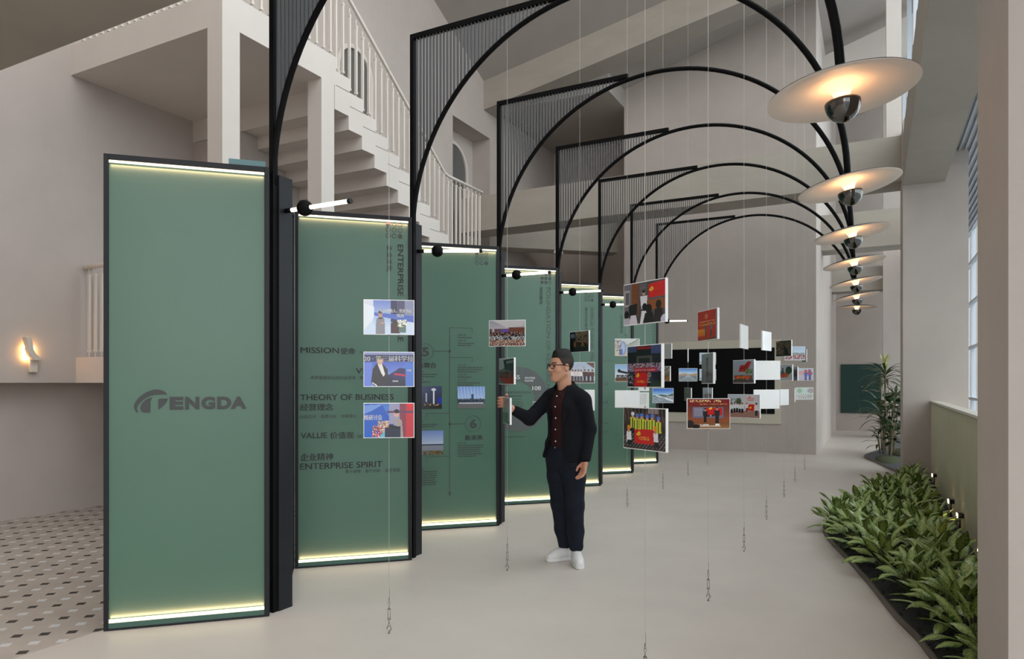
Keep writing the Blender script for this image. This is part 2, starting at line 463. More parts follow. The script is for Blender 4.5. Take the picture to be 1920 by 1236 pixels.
# ------------------------------------------------------------------ staircase
st = empty('staircase', (-5.6, 4.65, 0), 0, 'pale plaster staircase with stepped underside standing on two square posts', 'staircase')
OX, OY = -5.6, 4.65
RUN, RISE, NST = 0.243, 0.163, 10
YS = 6.25
prof = [(4.65, 5.32), (YS, 5.32)]
for i in range(NST):
    z = 5.157 - RISE*i; y = YS + RUN*i
    prof += [(y, z), (y+RUN, z)]
yl = YS + RUN*NST; zl = 5.157 - RISE*NST
prof += [(yl, zl), (9.85, zl), (9.85, zl-0.35)]
low = [(4.65, 4.99), (6.23, 4.99)]
for i in range(NST):
    z = 4.706 - RISE*i; y = 6.23 + RUN*i
    low += [(y, z), (y+RUN, z)]
low[-1] = (low[-1][0], low[-1][1])
prof2 = prof + [p for p in reversed(low) if p[1] > zl-0.6 or True]
sb = MB(); sb.prism([(y-OY, z) for y, z in prof2], -2.47, 0)
for i in range(NST-1):
    z = 5.157 - RISE*(i+1); y = YS + RUN*i
    sb.box(-0.002, 0.0015, y-OY, y+RUN-OY, z-0.003, z+0.003, mat=1)
sb.build('flight', [M['stair'], mat('joint_shadow', (0.12, 0.11, 0.1), 0.9)], st)
for y in (4.65, 6.01):
    MB().box(-0.21, 0, y-OY, y-OY+0.21, 0, 4.99).build('post', M['stair'], st)

def baluster_bm(h, r=0.016):
    b = MB()
    b.tube([(0,0,0), (0,0,0.06)], r*0.45, 6)
    b.box(-r, r, -r*0.7, r*0.7, 0.06, h-0.07)
    b.box(-r*1.2, r*1.2, -r, r, 0.06, 0.085); b.box(-r*1.2, r*1.2, -r, r, h-0.095, h-0.07)
    b.tube([(0,0,h-0.07), (0,0,h)], r*0.45, 6)
    return b
bal_mesh = {}
def baluster(parent, x, y, z, h):
    k = round(h, 2)
    if k not in bal_mesh: 
        o = baluster_bm(h).build('baluster', M['rail'], parent); bal_mesh[k] = o.data
    else:
        o = bpy.data.objects.new('baluster', bal_mesh[k]); COL.objects.link(o); o.parent = parent
    o.location = (x, y, z)
ws = MB()
ws.prism([(6.22, 0)] + [(6.22, 4.69)] + [(y, z-0.005) for y, z in low[2:]] + [(low[-1][0], 0)], -8.07, -7.13)
struct('wall_stair', ws, M['wall'])
rl = empty('stair_railing', (-5.66, 4.72, 5.32), 0, 'pale enamelled stair railing with slim flat balusters running down the upper flight', 'railing')
HR = 1.02
for i in range(14): baluster(rl, 0, i*0.115, 0, HR-0.02)
for i in range(1, 21): baluster(rl, -i*0.115, 0, 0, HR-0.02)
for i in range(NST*2):
    y = YS + RUN*0.25 + i*RUN/2 - 4.72; z = 5.157 - RISE*(i//2) - 5.32
    zt = HR - (y - (YS-4.72))*RISE/RUN - 0.09 if y > 0 else HR
    h = zt - z
    baluster(rl, 0, y, z, h)
for i in range(9): baluster(rl, 0, yl-4.72+0.06+i*0.118, zl-5.32, 1.06)
hz_end = zl - 5.32 + 1.07
MB().tube([(-2.4, 0, HR), (-0.03, 0, HR), (0, 0.03, HR), (0, YS-4.72-0.05, HR), (0, YS-4.72+0.1, HR-0.03), (0, yl-4.72-0.02, hz_end+0.02), (0, yl-4.72+0.08, hz_end), (0, yl-4.72+1.1, hz_end)], 0.024, 10).build('handrail', M['rail'], rl)
# low landing on the left wall and its railing
struct('trim_2', MB().box(-8.07, -6.0, 4.7, 6.2, 1.5, 1.79), M['stair'])
r2 = empty('landing_railing', (-8.0, 4.78, 1.79), 0, 'short pale railing on the low landing beside the wall lamp', 'railing')
for i in range(14): baluster(r2, 0.05+i*0.115, 0, 0, 1.02)
MB().tube([(-0.07, 0.09, 1.04), (-0.05, 0.03, 1.04), (0.0, 0, 1.04), (1.9, 0, 1.04)], 0.03, 10).build('handrail', M['rail'], r2)

# wall lamp
sc_ = empty('wall_sconce', (-8.07, 4.19, 1.80), 0, 'small curved plaster wall lamp glowing warm on the left wall', 'lamp')
b = MB(); b.box(0.0, 0.05, 0.0, 0.085, -0.19, -0.02); b.build('lower_body', M['sconce'], sc_, bevel=0.012)
b = MB()
ppts = [(-0.075, 0.19), (-0.02, 0.19), (0.0, 0.12), (0.012, 0.05), (0.04, 0.0), (0.085, -0.025), (0.085, -0.06), (0.02, -0.06), (-0.03, -0.02), (-0.045, 0.05), (-0.05, 0.1)]
b.prism(ppts, 0.03, 0.11); b.build('curved_shade', M['sconce'], sc_, bevel=0.008)
MB().box(0.0, 0.028, -0.045, 0.055, -0.05, 0.10).build('light_source', M['glow'], sc_)

# ------------------------------------------------------------------ display screen: seven front panels, six returns
W = math.hypot(0.675, 0.661); ANG = math.atan2(0.661, 0.675)
def fin(k): return (-3.46 - 0.022*k, 3.40 + 1.58*k)
PH = [2.885, 2.90, 2.93, 2.94, 2.95, 2.96, 2.96]
PLAB = ['tall green glass panel bearing the large dark company logo, nearest of the row',
        'green glass panel with the mission, business theory and spirit texts',
        'green glass panel with the numbered timeline and three small pictures',
        'green glass panel with the grey ring chart, behind the standing man',
        'green glass panel headed shield tunnel, just right of the standing man',
        'green glass panel whose lower edge glows behind the hanging group photos',
        'green glass panel at the far end of the row, beside the black screen']
def bars(bm, x, z, n, w, lh=0.022, th=0.008, y=-0.0335, seed=0):
    r = random.Random(seed)
    for i in range(n):
        t = w*(0.55+0.45*r.random()) if i == n-1 else w*(0.85+0.15*r.random())
        xx = x
        while xx < x+t:
            l = r.uniform(0.008, 0.05)
            l = min(l, x+t-xx)
            bm.quad([(xx, y, z-i*lh-th), (xx+l, y, z-i*lh-th), (xx+l, y, z-i*lh), (xx, y, z-i*lh)])
            xx += l + 0.004
def line(bm, pts, w=0.004, y=-0.0335):
    for (x0, z0), (x1, z1) in zip(pts, pts[1:]):
        if abs(x0-x1) < 1e-6: bm.quad([(x0-w/2, y, min(z0, z1)), (x0+w/2, y, min(z0, z1)), (x0+w/2, y, max(z0, z1)), (x0-w/2, y, max(z0, z1))])
        else: bm.quad([(min(x0, x1), y, z0-w/2), (max(x0, x1), y, z0-w/2), (max(x0, x1), y, z0+w/2), (min(x0, x1), y, z0+w/2)])
def disc(bm, x, z, r, y=-0.0335, n=24, mat=0):
    bm.quad([(x+r*math.cos(2*PI*i/n), y, z+r*math.sin(2*PI*i/n)) for i in range(n)], mat)
def ring(bm, x, z, r0, r1, y=-0.0335, n=32, a0=0, a1=2*PI, mat=0):
    for i in range(n):
        a, b_ = a0+(a1-a0)*i/n, a0+(a1-a0)*(i+1)/n
        bm.quad([(x+r0*math.cos(a), y, z+r0*math.sin(a)), (x+r1*math.cos(a), y, z+r1*math.sin(a)), (x+r1*math.cos(b_), y, z+r1*math.sin(b_)), (x+r0*math.cos(b_), y, z+r0*math.sin(b_))], mat)
def dots(bm, x, z, full):
    for i in range(3):
        for j in range(3):
            if (i, j) in full: disc(bm, x+j*0.05, z-i*0.05, 0.019)
            else: ring(bm, x+j*0.05, z-i*0.05, 0.0145, 0.0195)
Y_ = -0.0335
CW = -PI/2      # text running downwards

def lettering(k, g):
    bm = None if k in (1, 3) else g.b
    if k == 0:
        # emblem: a leaning oval cut by a T, then five wide letters
        def el(t, cx, cz, a, b, rot):
            x, z = a*math.cos(t), b*math.sin(t); return (cx+x*math.cos(rot)-z*math.sin(rot), cz+x*math.sin(rot)+z*math.cos(rot))
        px = lambda x: 0.162 + (x-165)*(0.645/1550)
        pz = lambda y: 1.460 - (y-118)*(0.145/345)
        def P(l): g.quad([(px(x), Y_, pz(y)) for x, y in l])
        # dark upper sweep
        up = [(612,195),(596,168),(570,146),(535,128),(480,118),(425,124),(370,142),(320,168),(275,200),(235,235),(205,270),(182,308),(168,350),(167,385),(175,420),(195,448),(228,462)]
        lowp = [(228,462),(208,430),(203,400),(212,365),(232,330),(262,295),(300,262),(340,236),(385,214),(430,203),(500,197),(560,195),(612,195)]
        n_ = len(lowp)
        pairs_up = [(612,195),(570,146),(480,118),(425,124),(370,142),(320,168),(275,200),(235,235),(205,270),(182,308),(168,350),(167,385),(195,448)]
        pairs_lo = [(611,197),(560,196),(500,198),(440,202),(395,211),(350,231),(310,254),(272,285),(242,317),(220,350),(208,380),(204,405),(226,460)]
        # the light notch under the crest
        for i in range(len(pairs_up)-1):
            P([pairs_up[i], pairs_up[i+1], pairs_lo[i+1], pairs_lo[i]])
        P([(415,232),(385,290),(384,458),(300,458),(268,440),(252,405),(252,375),(266,335),(300,290),(345,256)])
        P([(490,275),(502,256),(620,254),(605,300),(575,345),(535,385),(490,418)])
        for s, x0, x1 in (('E', 643, 832), ('N', 853, 1050), ('G', 1077, 1272), ('D', 1297, 1498), ('A', 1485, 1718)):
            text_bm(bm, s, 0.1, px(x0), pz(420), Y_, bold=0.006, fitw=px(x1)-px(x0), fith=0.080)
    if k == 1:
        dots(g, 0.746, 2.835, {(0,0), (2,2)})
        text_bm(bm, 'ENTERPRISE CULTURE', 0.07, 0.826, 2.664, Y_, bold=0.0016, rot=CW, fitw=0.815, fith=0.048)
        text_bm(bm, '企业文化', 0.055, 0.735, 2.655, Y_, bold=.001, rot=CW, fitw=0.22, fith=0.042)
        text_bm(bm, 'MISSION', 0.06, 0.045, 1.742, Y_, bold=0.002, fitw=0.30, fith=0.047)
        text_bm(bm, '使命', 0.06, 0.358, 1.735, Y_, bold=0.0006, fitw=0.118, fith=0.055)
        text_bm(bm, '为人民创造美好的空间', 0.03, 0.508, 1.738, Y_, fitw=0.33, fith=0.026)
        text_bm(bm, 'VISION', 0.06, 0.482, 1.575, Y_, bold=0.002, fitw=0.255, fith=0.047)
        text_bm(bm, '愿景', 0.06, 0.75, 1.568, Y_, bold=0.0006, fitw=0.11, fith=0.052)
        text_bm(bm, '高质量基础设施的运营者', 0.03, 0.12, 1.528, Y_, fitw=0.36, fith=0.030)
        text_bm(bm, '高品质生活的服务者', 0.03, 0.512, 1.528, Y_, fitw=0.32, fith=0.030)
        text_bm(bm, 'THEORY OF BUSINESS', 0.06, 0.041, 1.358, Y_, bold=0.002, fitw=0.75, fith=0.048)
        text_bm(bm, '经营理念', 0.06, 0.041, 1.274, Y_, bold=0.0004, fitw=0.257, fith=0.057)
        for i, s in enumerate(('科技立业', '品质兴业', '制度健业', '文化强业')):
            text_bm(bm, s, 0.03, 0.041+i*0.162, 1.212, Y_, fitw=0.122, fith=0.028)
        text_bm(bm, 'VALUE', 0.06, 0.045, 1.048, Y_, bold=0.002, fitw=0.205, fith=0.047)
        text_bm(bm, '价值观', 0.06, 0.275, 1.040, Y_, bold=0.0005, fitw=0.19, fith=0.057)
        text_bm(bm, '诚信  责任  创新', 0.03, 0.49, 1.043, Y_, fitw=0.3, fith=0.028)
        text_bm(bm, '企业精神', 0.06, 0.041, 0.866, Y_, bold=0.0004, fitw=0.257, fith=0.060)
        text_bm(bm, 'ENTERPRISE SPIRIT', 0.06, 0.041, 0.796, Y_, bold=0.002, fitw=0.656, fith=0.050)
        for i, s in enumerate(('勇于拼搏', '敢于创新', '追求卓越')):
            text_bm(bm, s, 0.03, 0.396+i*0.162, 0.752, Y_, fitw=0.124, fith=0.030)
    if k == 2:
        dots(g, 0.706, 2.849, {(0,0), (2,2)})
        X = 0.417
        line(g, [(X, 0.36), (X, 2.067)], 0.005)
        line(g, [(X, 2.067), (0.655, 2.067)]); line(g, [(0.655, 2.067), (0.655, 2.02)])
        line(g, [(0.24, 1.825), (X, 1.825)], 0.005); disc(g, X, 1.825, 0.013)
        line(g, [(X, 1.762), (0.655, 1.762)]); line(g, [(0.655, 1.762), (0.655, 1.715)])
        line(g, [(0.179, 1.189), (X, 1.189)]); line(g, [(0.179, 1.189), (0.179, 1.145)])
        line(g, [(X, 1.076), (0.585, 1.076)], 0.005); disc(g, X, 1.076, 0.013)
        line(g, [(0.179, 0.745), (X, 0.745)]); line(g, [(0.179, 0.745), (0.179, 0.70)])
        g.quad([(X-0.014, Y_, 0.375), (X, Y_, 0.33), (X+0.014, Y_, 0.375)])
        ring(g, 0.165, 1.815, 0.081, 0.085); text_bm(bm, '5', 0.1, 0.130, 1.768, Y_, bold=0.004, fitw=0.072, fith=0.095)
        ring(g, 0.665, 1.075, 0.081, 0.085); text_bm(bm, '6', 0.1, 0.630, 1.028, Y_, bold=0.004, fitw=0.072, fith=0.095)
        text_bm(bm, '新舞台', 0.06, 0.085, 1.650, Y_, bold=0.0006, fitw=0.19, fith=0.058)
        text_bm(bm, '新未来', 0.06, 0.578, 0.905, Y_, bold=0.0006, fitw=0.19, fith=0.055)
        for s, x, z, nb, w in (('2005 年', .501, 1.985, 1, .2), ('2009 年', .501, 1.925, 2, .2), ('2015 年', .501, 1.675, 3, .28), ('2016 年', .501, 1.575, 1, .17), ('2017 年', .501, 1.515, 2, .27),
                               ('2013 年', .060, 1.602, 2, .25), ('2014 年', .060, 1.525, 1, .23), ('2018 年', .060, 1.092, 2, .25), ('2019 年', .501, 0.866, 6, .28), ('2020 年', .060, 0.612, 7, .24)):
            text_bm(bm, s, 0.024, x, z, Y_, fitw=0.09, fith=0.022)
            bars(g, x, z-0.012, nb, w, seed=hash(s) % 97 if False else int(s[:4]))
    if k == 3:
        dots(g, 0.734, 2.853, {(0,1), (0,2), (1,0), (1,1), (1,2), (2,0), (2,1)})
        text_bm(bm, 'FOUNDATION OF RESEARCH', 0.07, 0.79, 2.692, Y_, rot=CW, fitw=1.27, fith=0.055, mat=2)
        text_bm(bm, '研究基础', 0.055, 0.70, 2.692, Y_, bold=.001, rot=CW, fitw=0.21, fith=0.042, mat=2)
        # ring chart in six pieces
        cx, cz = 0.42, 1.30
        for i in range(5):
            a0 = PI/2 - 0.16 - i*2*PI/5; a1 = a0 - 2*PI/5 + 0.05
            ring(g, cx, cz, 0.215, 0.40, a0=a0, a1=a1, n=14, mat=1)
        text_bm(bm, 'INNOVATION', 0.05, 0.255, 1.366, Y_, bold=0.0, fitw=0.33, fith=0.032, mat=2)
        bars(g, 0.255, 1.345, 1, 0.33, th=0.012, seed=3); bars(g, 0.27, 1.30, 5, 0.22, lh=0.03, th=0.006, seed=4)
        text_bm(bm, '108', 0.06, 0.605, 1.408, Y_-0.001, bold=0.0015, fitw=0.11, fith=0.05, mat=3)
        text_bm(bm, '55', 0.06, 0.365, 1.545, Y_-0.001, bold=0.0015, fitw=0.075, fith=0.05, mat=3)
        text_bm(bm, '授权发明数量', 0.03, 0.505, 1.548, Y_-0.001, fitw=0.135, fith=0.026, mat=3)
        text_bm(bm, '有效实用新', 0.03, 0.505, 1.513, Y_-0.001, fitw=0.115, fith=0.026, mat=3)
        text_bm(bm, '科技专著', 0.03, 0.605, 1.248, Y_-0.001, fitw=0.11, fith=0.026, mat=3)
        text_bm(bm, '标准制定', 0.03, 0.605, 1.213, Y_-0.001, fitw=0.11, fith=0.026, mat=3)
        bars(g, 0.20, 0.84, 1, 0.4, seed=9)
    if k == 4:
        dots(g, 0.715, 2.80, {(2,2), (0,0)})
        text_bm(bm, 'SHIELD TUNNEL FIELD', 0.07, 0.79, 2.60, Y_, rot=CW, fitw=0.86, fith=0.05, mat=2)
        text_bm(bm, '盾构隧道领域', 0.055, 0.70, 2.60, Y_, rot=CW, fitw=0.44, fith=0.04, mat=2)
        ring(g, 0.80, 1.68, 0.034, 0.039)
        line(g, [(0.6, 1.62), (0.93, 1.62)])
    if k == 5:
        dots(g, 0.735, 2.83, {(0,0)})
        text_bm(bm, '研究领域', 0.055, 0.72, 2.62, Y_, rot=CW, fitw=0.30, fith=0.045, mat=2)
        text_bm(bm, 'FIELD', 0.07, 0.80, 2.30, Y_, rot=CW, fitw=0.40, fith=0.055, mat=2)
        line(g, [(0.02, 1.86), (0.6, 1.86)])
        for z, sd in ((1.46, 1), (1.16, 2)):
            r = random.Random(sd)
            for i in range(16):
                h = r.uniform(0.02, 0.09); g.quad([(0.03+i*0.03, Y_, z), (0.05+i*0.03, Y_, z), (0.04+i*0.03, Y_, z+h)], 2)
        bars(g, 0.03, 0.84, 2, 0.5, lh=0.05, seed=5); bars(g, 0.03, 0.70, 2, 0.5, lh=0.04, seed=6)
    if k == 6:
        text_bm(bm, 'ACTION', 0.07, 0.83, 2.68, Y_, rot=CW, fitw=0.50, fith=0.055, mat=2)

def panel_parts(root, h, front):
    f = MB()
    f.box(0, 0.026, -0.045, 0.03, 0, h).box(W-0.03, W, -0.045, 0.03, 0, h)
    f.box(0.026, W-0.03, -0.045, 0.03, h-0.035, h).box(0.026, W-0.03, -0.045, 0.03, 0, 0.014)
    f.build('frame', M['black'], root, bevel=0.003)
    g = MB(); g.box(0.026, W-0.03, -0.03, 0.02, 0.014, h-0.035); g.build('glass_pane', M['green'], root)
    if front:
        MB().box(0.026, W-0.03, -0.042, -0.0305, 0.014, 0.045).build('bottom_rail', M['green_edge'], root)
        MB().box(0.028, W-0.032, -0.038, -0.0302, 0.046, 0.066).build('led_strip', M['led'], root)
        MB().box(0.028, W-0.032, -0.038, -0.0302, h-0.049, h-0.036).build('led_strip', M['led'], root)
        for z, up in ((0.068, 1), (h-0.056, -1)):      # the strips wash the pane from below and above
            ld = bpy.data.lights.new('led_wash', 'AREA'); ld.shape = 'RECTANGLE'; ld.size = W-0.07; ld.size_y = 0.006
            ld.energy = 0.55 if up > 0 else 0.32; ld.color = (1.0, 0.40, 0.27); ld.spread = math.radians(80)
            lo = bpy.data.objects.new('led_wash', ld); COL.objects.link(lo); lo.parent = root
            lo.location = (W/2, -0.036, z)
            lo.rotation_euler = (math.radians(180-14), 0, 0) if up > 0 else (math.radians(14), 0, 0)
for k in range(7):
    fx, fy = fin(k)
    R_ = (fx-0.014, fy-0.147); L_ = (R_[0]-0.675, R_[1]-0.661)
    root = empty('display_panel', (L_[0], L_[1], 0), ANG, PLAB[k], 'display panel', 'front panels of the green folding screen')
    panel_parts(root, PH[k], True)
    LETTER_ROOT = root; LETTER_MATS = [M['ink'], M['chart'], M['ink2'], M['paper']]
    g = MB(); lettering(k, g)
    if len(g.b.faces): g.build('printed_graphic' if k in (1, 3) else 'lettering', LETTER_MATS, root, recalc=False)
    # return panel running back to the next one, with its square edge post
    if k < 7:
        nx = fin(k+1)
        E_ = Vector((nx[0]-0.014-0.675-0.02, nx[1]-0.147-0.661-0.03)); S_ = Vector((fx-0.05, fy-0.02))
        d = E_-S_ if k < 6 else (Vector((-0.69, 0.72)))
        lab = ['return panel with a black edge post behind the logo panel', 'return panel with a black edge post behind the mission panel', 'return panel with a black edge post behind the timeline panel',
               'return panel with a black edge post behind the ring chart panel', 'return panel with a black edge post behind the shield tunnel panel', 'return panel with a black edge post, second from the far end of the row', 'black edge post and return panel closing the far end of the row'][k]
        rr = empty('return_panel', (S_.x, S_.y, 0), math.atan2(d.y, d.x), lab, 'display panel', 'return panels of the green folding screen')
        ln = d.length
        MB().box(0.03, ln, -0.02, 0.02, 0.014, PH[k]-0.05).build('glass_pane', M['green_edge'], rr)
        f = MB(); f.box(0.03, ln, -0.03, 0.03, PH[k]-0.05, PH[k]-0.015).box(0.03, ln, -0.03, 0.03, 0, 0.014).box(ln-0.03, ln, -0.03, 0.03, 0, PH[k]-0.02)
        f.build('frame', M['black'], rr, bevel=0.003)
        e = MB().box(-0.05, 0.05 if k == 0 else 0.016, -0.06, 0.06, 0, PH[k]-0.02).build('edge_post', M['black'], rr, bevel=0.004)
        e.rotation_euler = (0, 0, -rr.rotation_euler.z)
# teal sheet lying on the first panel
L0 = (fin(0)[0]-0.014-0.675, fin(0)[1]-0.147-0.661)
tp = empty('acrylic_sheet', (L0[0], L0[1], 2.886), ANG, 'small teal acrylic tray lying on top of the logo panel', 'tray')
MB().box(0.70, 0.92, -0.02, 0.14, 0.0, 0.006).box(0.70, 0.92, -0.02, -0.014, 0.006, 0.04).box(0.70, 0.92, 0.134, 0.14, 0.006, 0.04).build('tray', M['teal'], tp)
# two notices on the last panel
LP = (fin(6)[0]-0.014-0.675, fin(6)[1]-0.147-0.661)
for i, (z0, lb) in enumerate(((1.03, 'lower white paper notice fixed to the far end green panel'), (1.345, 'upper white paper notice fixed to the far end green panel'))):
    nt_ = empty('paper_notice', (LP[0], LP[1], z0), ANG, lb, 'notice', 'paper notices on the far panel')
    MB().box(0.545, 0.765, -0.036, -0.0345, 0, 0.295).build('sheet', M['paper'], nt_)
    g = MB(); bars(g, 0.575, 0.25, 6, 0.15, lh=0.033, th=0.006, y=-0.0365, seed=i+20); g.build('printed_lines', M['chart'], nt_, recalc=False)

# ------------------------------------------------------------------ arches with hanging disc lamps
RAD, ZS = 1.68, 2.79
arch = empty('arched_lamp', (0, 0, 0), 0)
MB().box(-0.018, 0.018, -0.02, 0.02, 0, 4.485).build('post', M['tube'], arch)
MB().box(0.018, 1.42, -0.02, 0.02, 4.445, 4.485).build('top_rail', M['tube'], arch)
MB().tube([(RAD - RAD*math.cos(PI*i/64), 0, ZS + (RAD-0.02)*math.sin(PI*i/64)) for i in range(65)], 0.02, 10).build('arc_tube', M['tube'], arch)
sl = MB()
i = 0
while True:
    s = 0.045 + i*0.034; i += 1
    if s > 1.30: break
    za = ZS + (RAD-0.02)*math.sqrt(max(0, 1-((RAD-s)/RAD)**2))
    sl.box(s-0.0035, s+0.0035, -0.014, 0.014, za, 4.447)
sl.build('slats', M['slat'], arch)
def disc_parts(parent, ex):
    d = MB(); d.lathe([(0.0, 0.0), (0.10, -0.004), (0.22, -0.02), (0.30, -0.042), (0.302, -0.046)], n=64); o1 = d.build('shade_top', M['disc_top'], parent)
    d = MB(); d.lathe([(0.302, -0.0462), (0.298, -0.049), (0.22, -0.028), (0.10, -0.011), (0.0, -0.008)], n=64); o2 = d.build('shade_underside', M['disc_under'], parent)
    d = MB(); d.lathe([(0.066, -0.010), (0.060, -0.014), (0.050, -0.024), (0.040, -0.038), (0.032, -0.055), (0.026, -0.074), (0.0225, -0.095), (0.0, -0.096)], n=40); o3 = d.build('trumpet_diffuser', M['trumpet'], parent)
    d = MB(); d.lathe([(0.0, -0.085), (0.064, -0.085), (0.072, -0.082), (0.0725, -0.088)] + [(0.072*math.cos(a), -0.088-0.082*math.sin(a)) for a in [PI/2*j/12 for j in range(1, 12)]] + [(0.0, -0.170)], n=48); o4 = d.build('bowl', M['chrome'], parent)
    d = MB(); d.lathe([(0.024, -0.0835), (0.060, -0.0835)], n=40); o5 = d.build('light_ring', M['ring'], parent)
    for o in (o1, o2, o3, o4, o5): o.location = ex
END = (2*RAD, 0, 2.79)
disc_parts(arch, END)
ORD = ['nearest', 'second nearest', 'third nearest', 'fourth nearest', 'fifth nearest', 'second farthest', 'farthest']
TILT = [-5, -9, -9, -9, -10, -10, 0]
for k in range(7):
    a = arch if k == 0 else copy_tree(arch)
    fx, fy = fin(k)
    a.location = (fx-0.03, fy-0.10, 0)
    tag(a, 'black tubular arch with slatted corner and glowing disc lamp, %s of the seven' % ORD[k], 'arched lamp', 'black arches with disc lamps')
    for c in a.children:
        if c.name.split('.')[0] in ('shade_top', 'shade_underside', 'trumpet_diffuser', 'bowl', 'light_ring'):
            c.rotation_euler = (0, math.radians(TILT[k]), 0)

# light tubes on the edge posts
YAW = [0, 26, 2, 9, 24, 22, 20]
tub = empty('tube_light', (0, 0, 0))
MB().tube([(-0.01, 0, 0), (0.05, 0, 0)], 0.016, 12).build('bracket', M['tube'], tub)
MB().tube([(0.05, 0, 0), (0.53, 0, 0)], 0.0135, 14).build('glowing_tube', M['lamp_tube'], tub)
MB().ball((0.165, 0, 0), 0.052, 24).build('ball_joint', M['tube'], tub)
MB().tube([(0.53, 0, 0), (0.555, 0, 0)], 0.0165, 12).build('end_cap', M['black'], tub)
TL = ['glowing tube lamp with black ball, sticking out above the mission panel', 'glowing tube lamp with black ball, in front of the timeline panel', 'glowing tube lamp with black ball, above the ring chart panel',
      'glowing tube lamp with black ball, above the shield tunnel panel', 'glowing tube lamp with black ball, half hidden by the hanging lecture photo', 'glowing tube lamp fixed to the second farthest black edge post',
      'glowing tube lamp at the far end of the row, right of the lecture photo']
for k in range(7):
    t = tub if k == 0 else copy_tree(tub)
    fx, fy = fin(k)
    t.location = (fx+(0.002 if k == 0 else -0.03), fy-0.02, 2.64 + 0.004*k); t.rotation_euler = (0, 0, math.radians(YAW[k]))
    tag(t, TL[k], 'lamp', 'tube lamps on the folding screen')

# ------------------------------------------------------------------ wall screen, hatch, small fittings
tv = empty('wall_screen', (-1.77, 15.73, 0.62), 0, 'large black wall screen in a cream surround on the back wall', 'screen')
MB().box(-3.08, 0, -0.03, 0, 0, 1.81).build('surround', M['cream'], tv)
MB().box(-2.96, -0.12, -0.045, -0.03, 0.215, 1.635).build('display', M['screen'], tv)
hd = empty('wall_hatch', (-0.95, 24.1, 0.557), 0, 'dark green double hatch in the far corridor wall', 'hatch')
MB().box(0, 0.54, -0.03, 0, 0, 1.52).build('left_leaf', M['hatch'], hd, bevel=0.004)
MB().box(0.548, 1.13, -0.03, 0, 0, 1.52).build('right_leaf', M['hatch'], hd, bevel=0.004)
MB().tube([(0.60, -0.03, 0.70), (0.60, -0.07, 0.70), (0.76, -0.07, 0.69)], 0.013, 8).ball((0.60, -0.03, 0.82), (0.022, 0.012, 0.022), 10).build('handle', M['steel'], hd)
for dx, lb in ((0, 'left'), (0.16, 'right')):
    s_ = empty('spotlight', (-6.86+dx*0.75, 15.36+dx*0.66, 4.73), 0, '%s one of two small pale spotlights under the slanting gallery edge' % lb, 'spotlight', 'spotlights under the gallery')
    MB().tube([(0, 0, -0.002), (0, 0, -0.06)], 0.012, 8).build('stem', M['rail'], s_)
    MB().tube([(0.03, -0.05, -0.07), (-0.03, 0.06, -0.10)], 0.035, 12).build('head', M['rail'], s_)
tr = empty('cable_light', (-2.9, 6.45, 5.42), 0, 'white cable mounted twin spotlight above the second arch', 'spotlight')
MB().tube([(-0.75, 0.05, -0.17), (0.0, 0, 0.0), (1.2, -0.1, 0.30)], 0.006, 6).build('cable', M['wire'], tr)
MB().tube([(-0.02, 0, -0.02), (0.07, -0.04, -0.05)], 0.022, 10).tube([(0.10, 0, 0.02), (0.18, -0.03, 0.05)], 0.022, 10).build('spot_heads', M['whitefit'], tr)

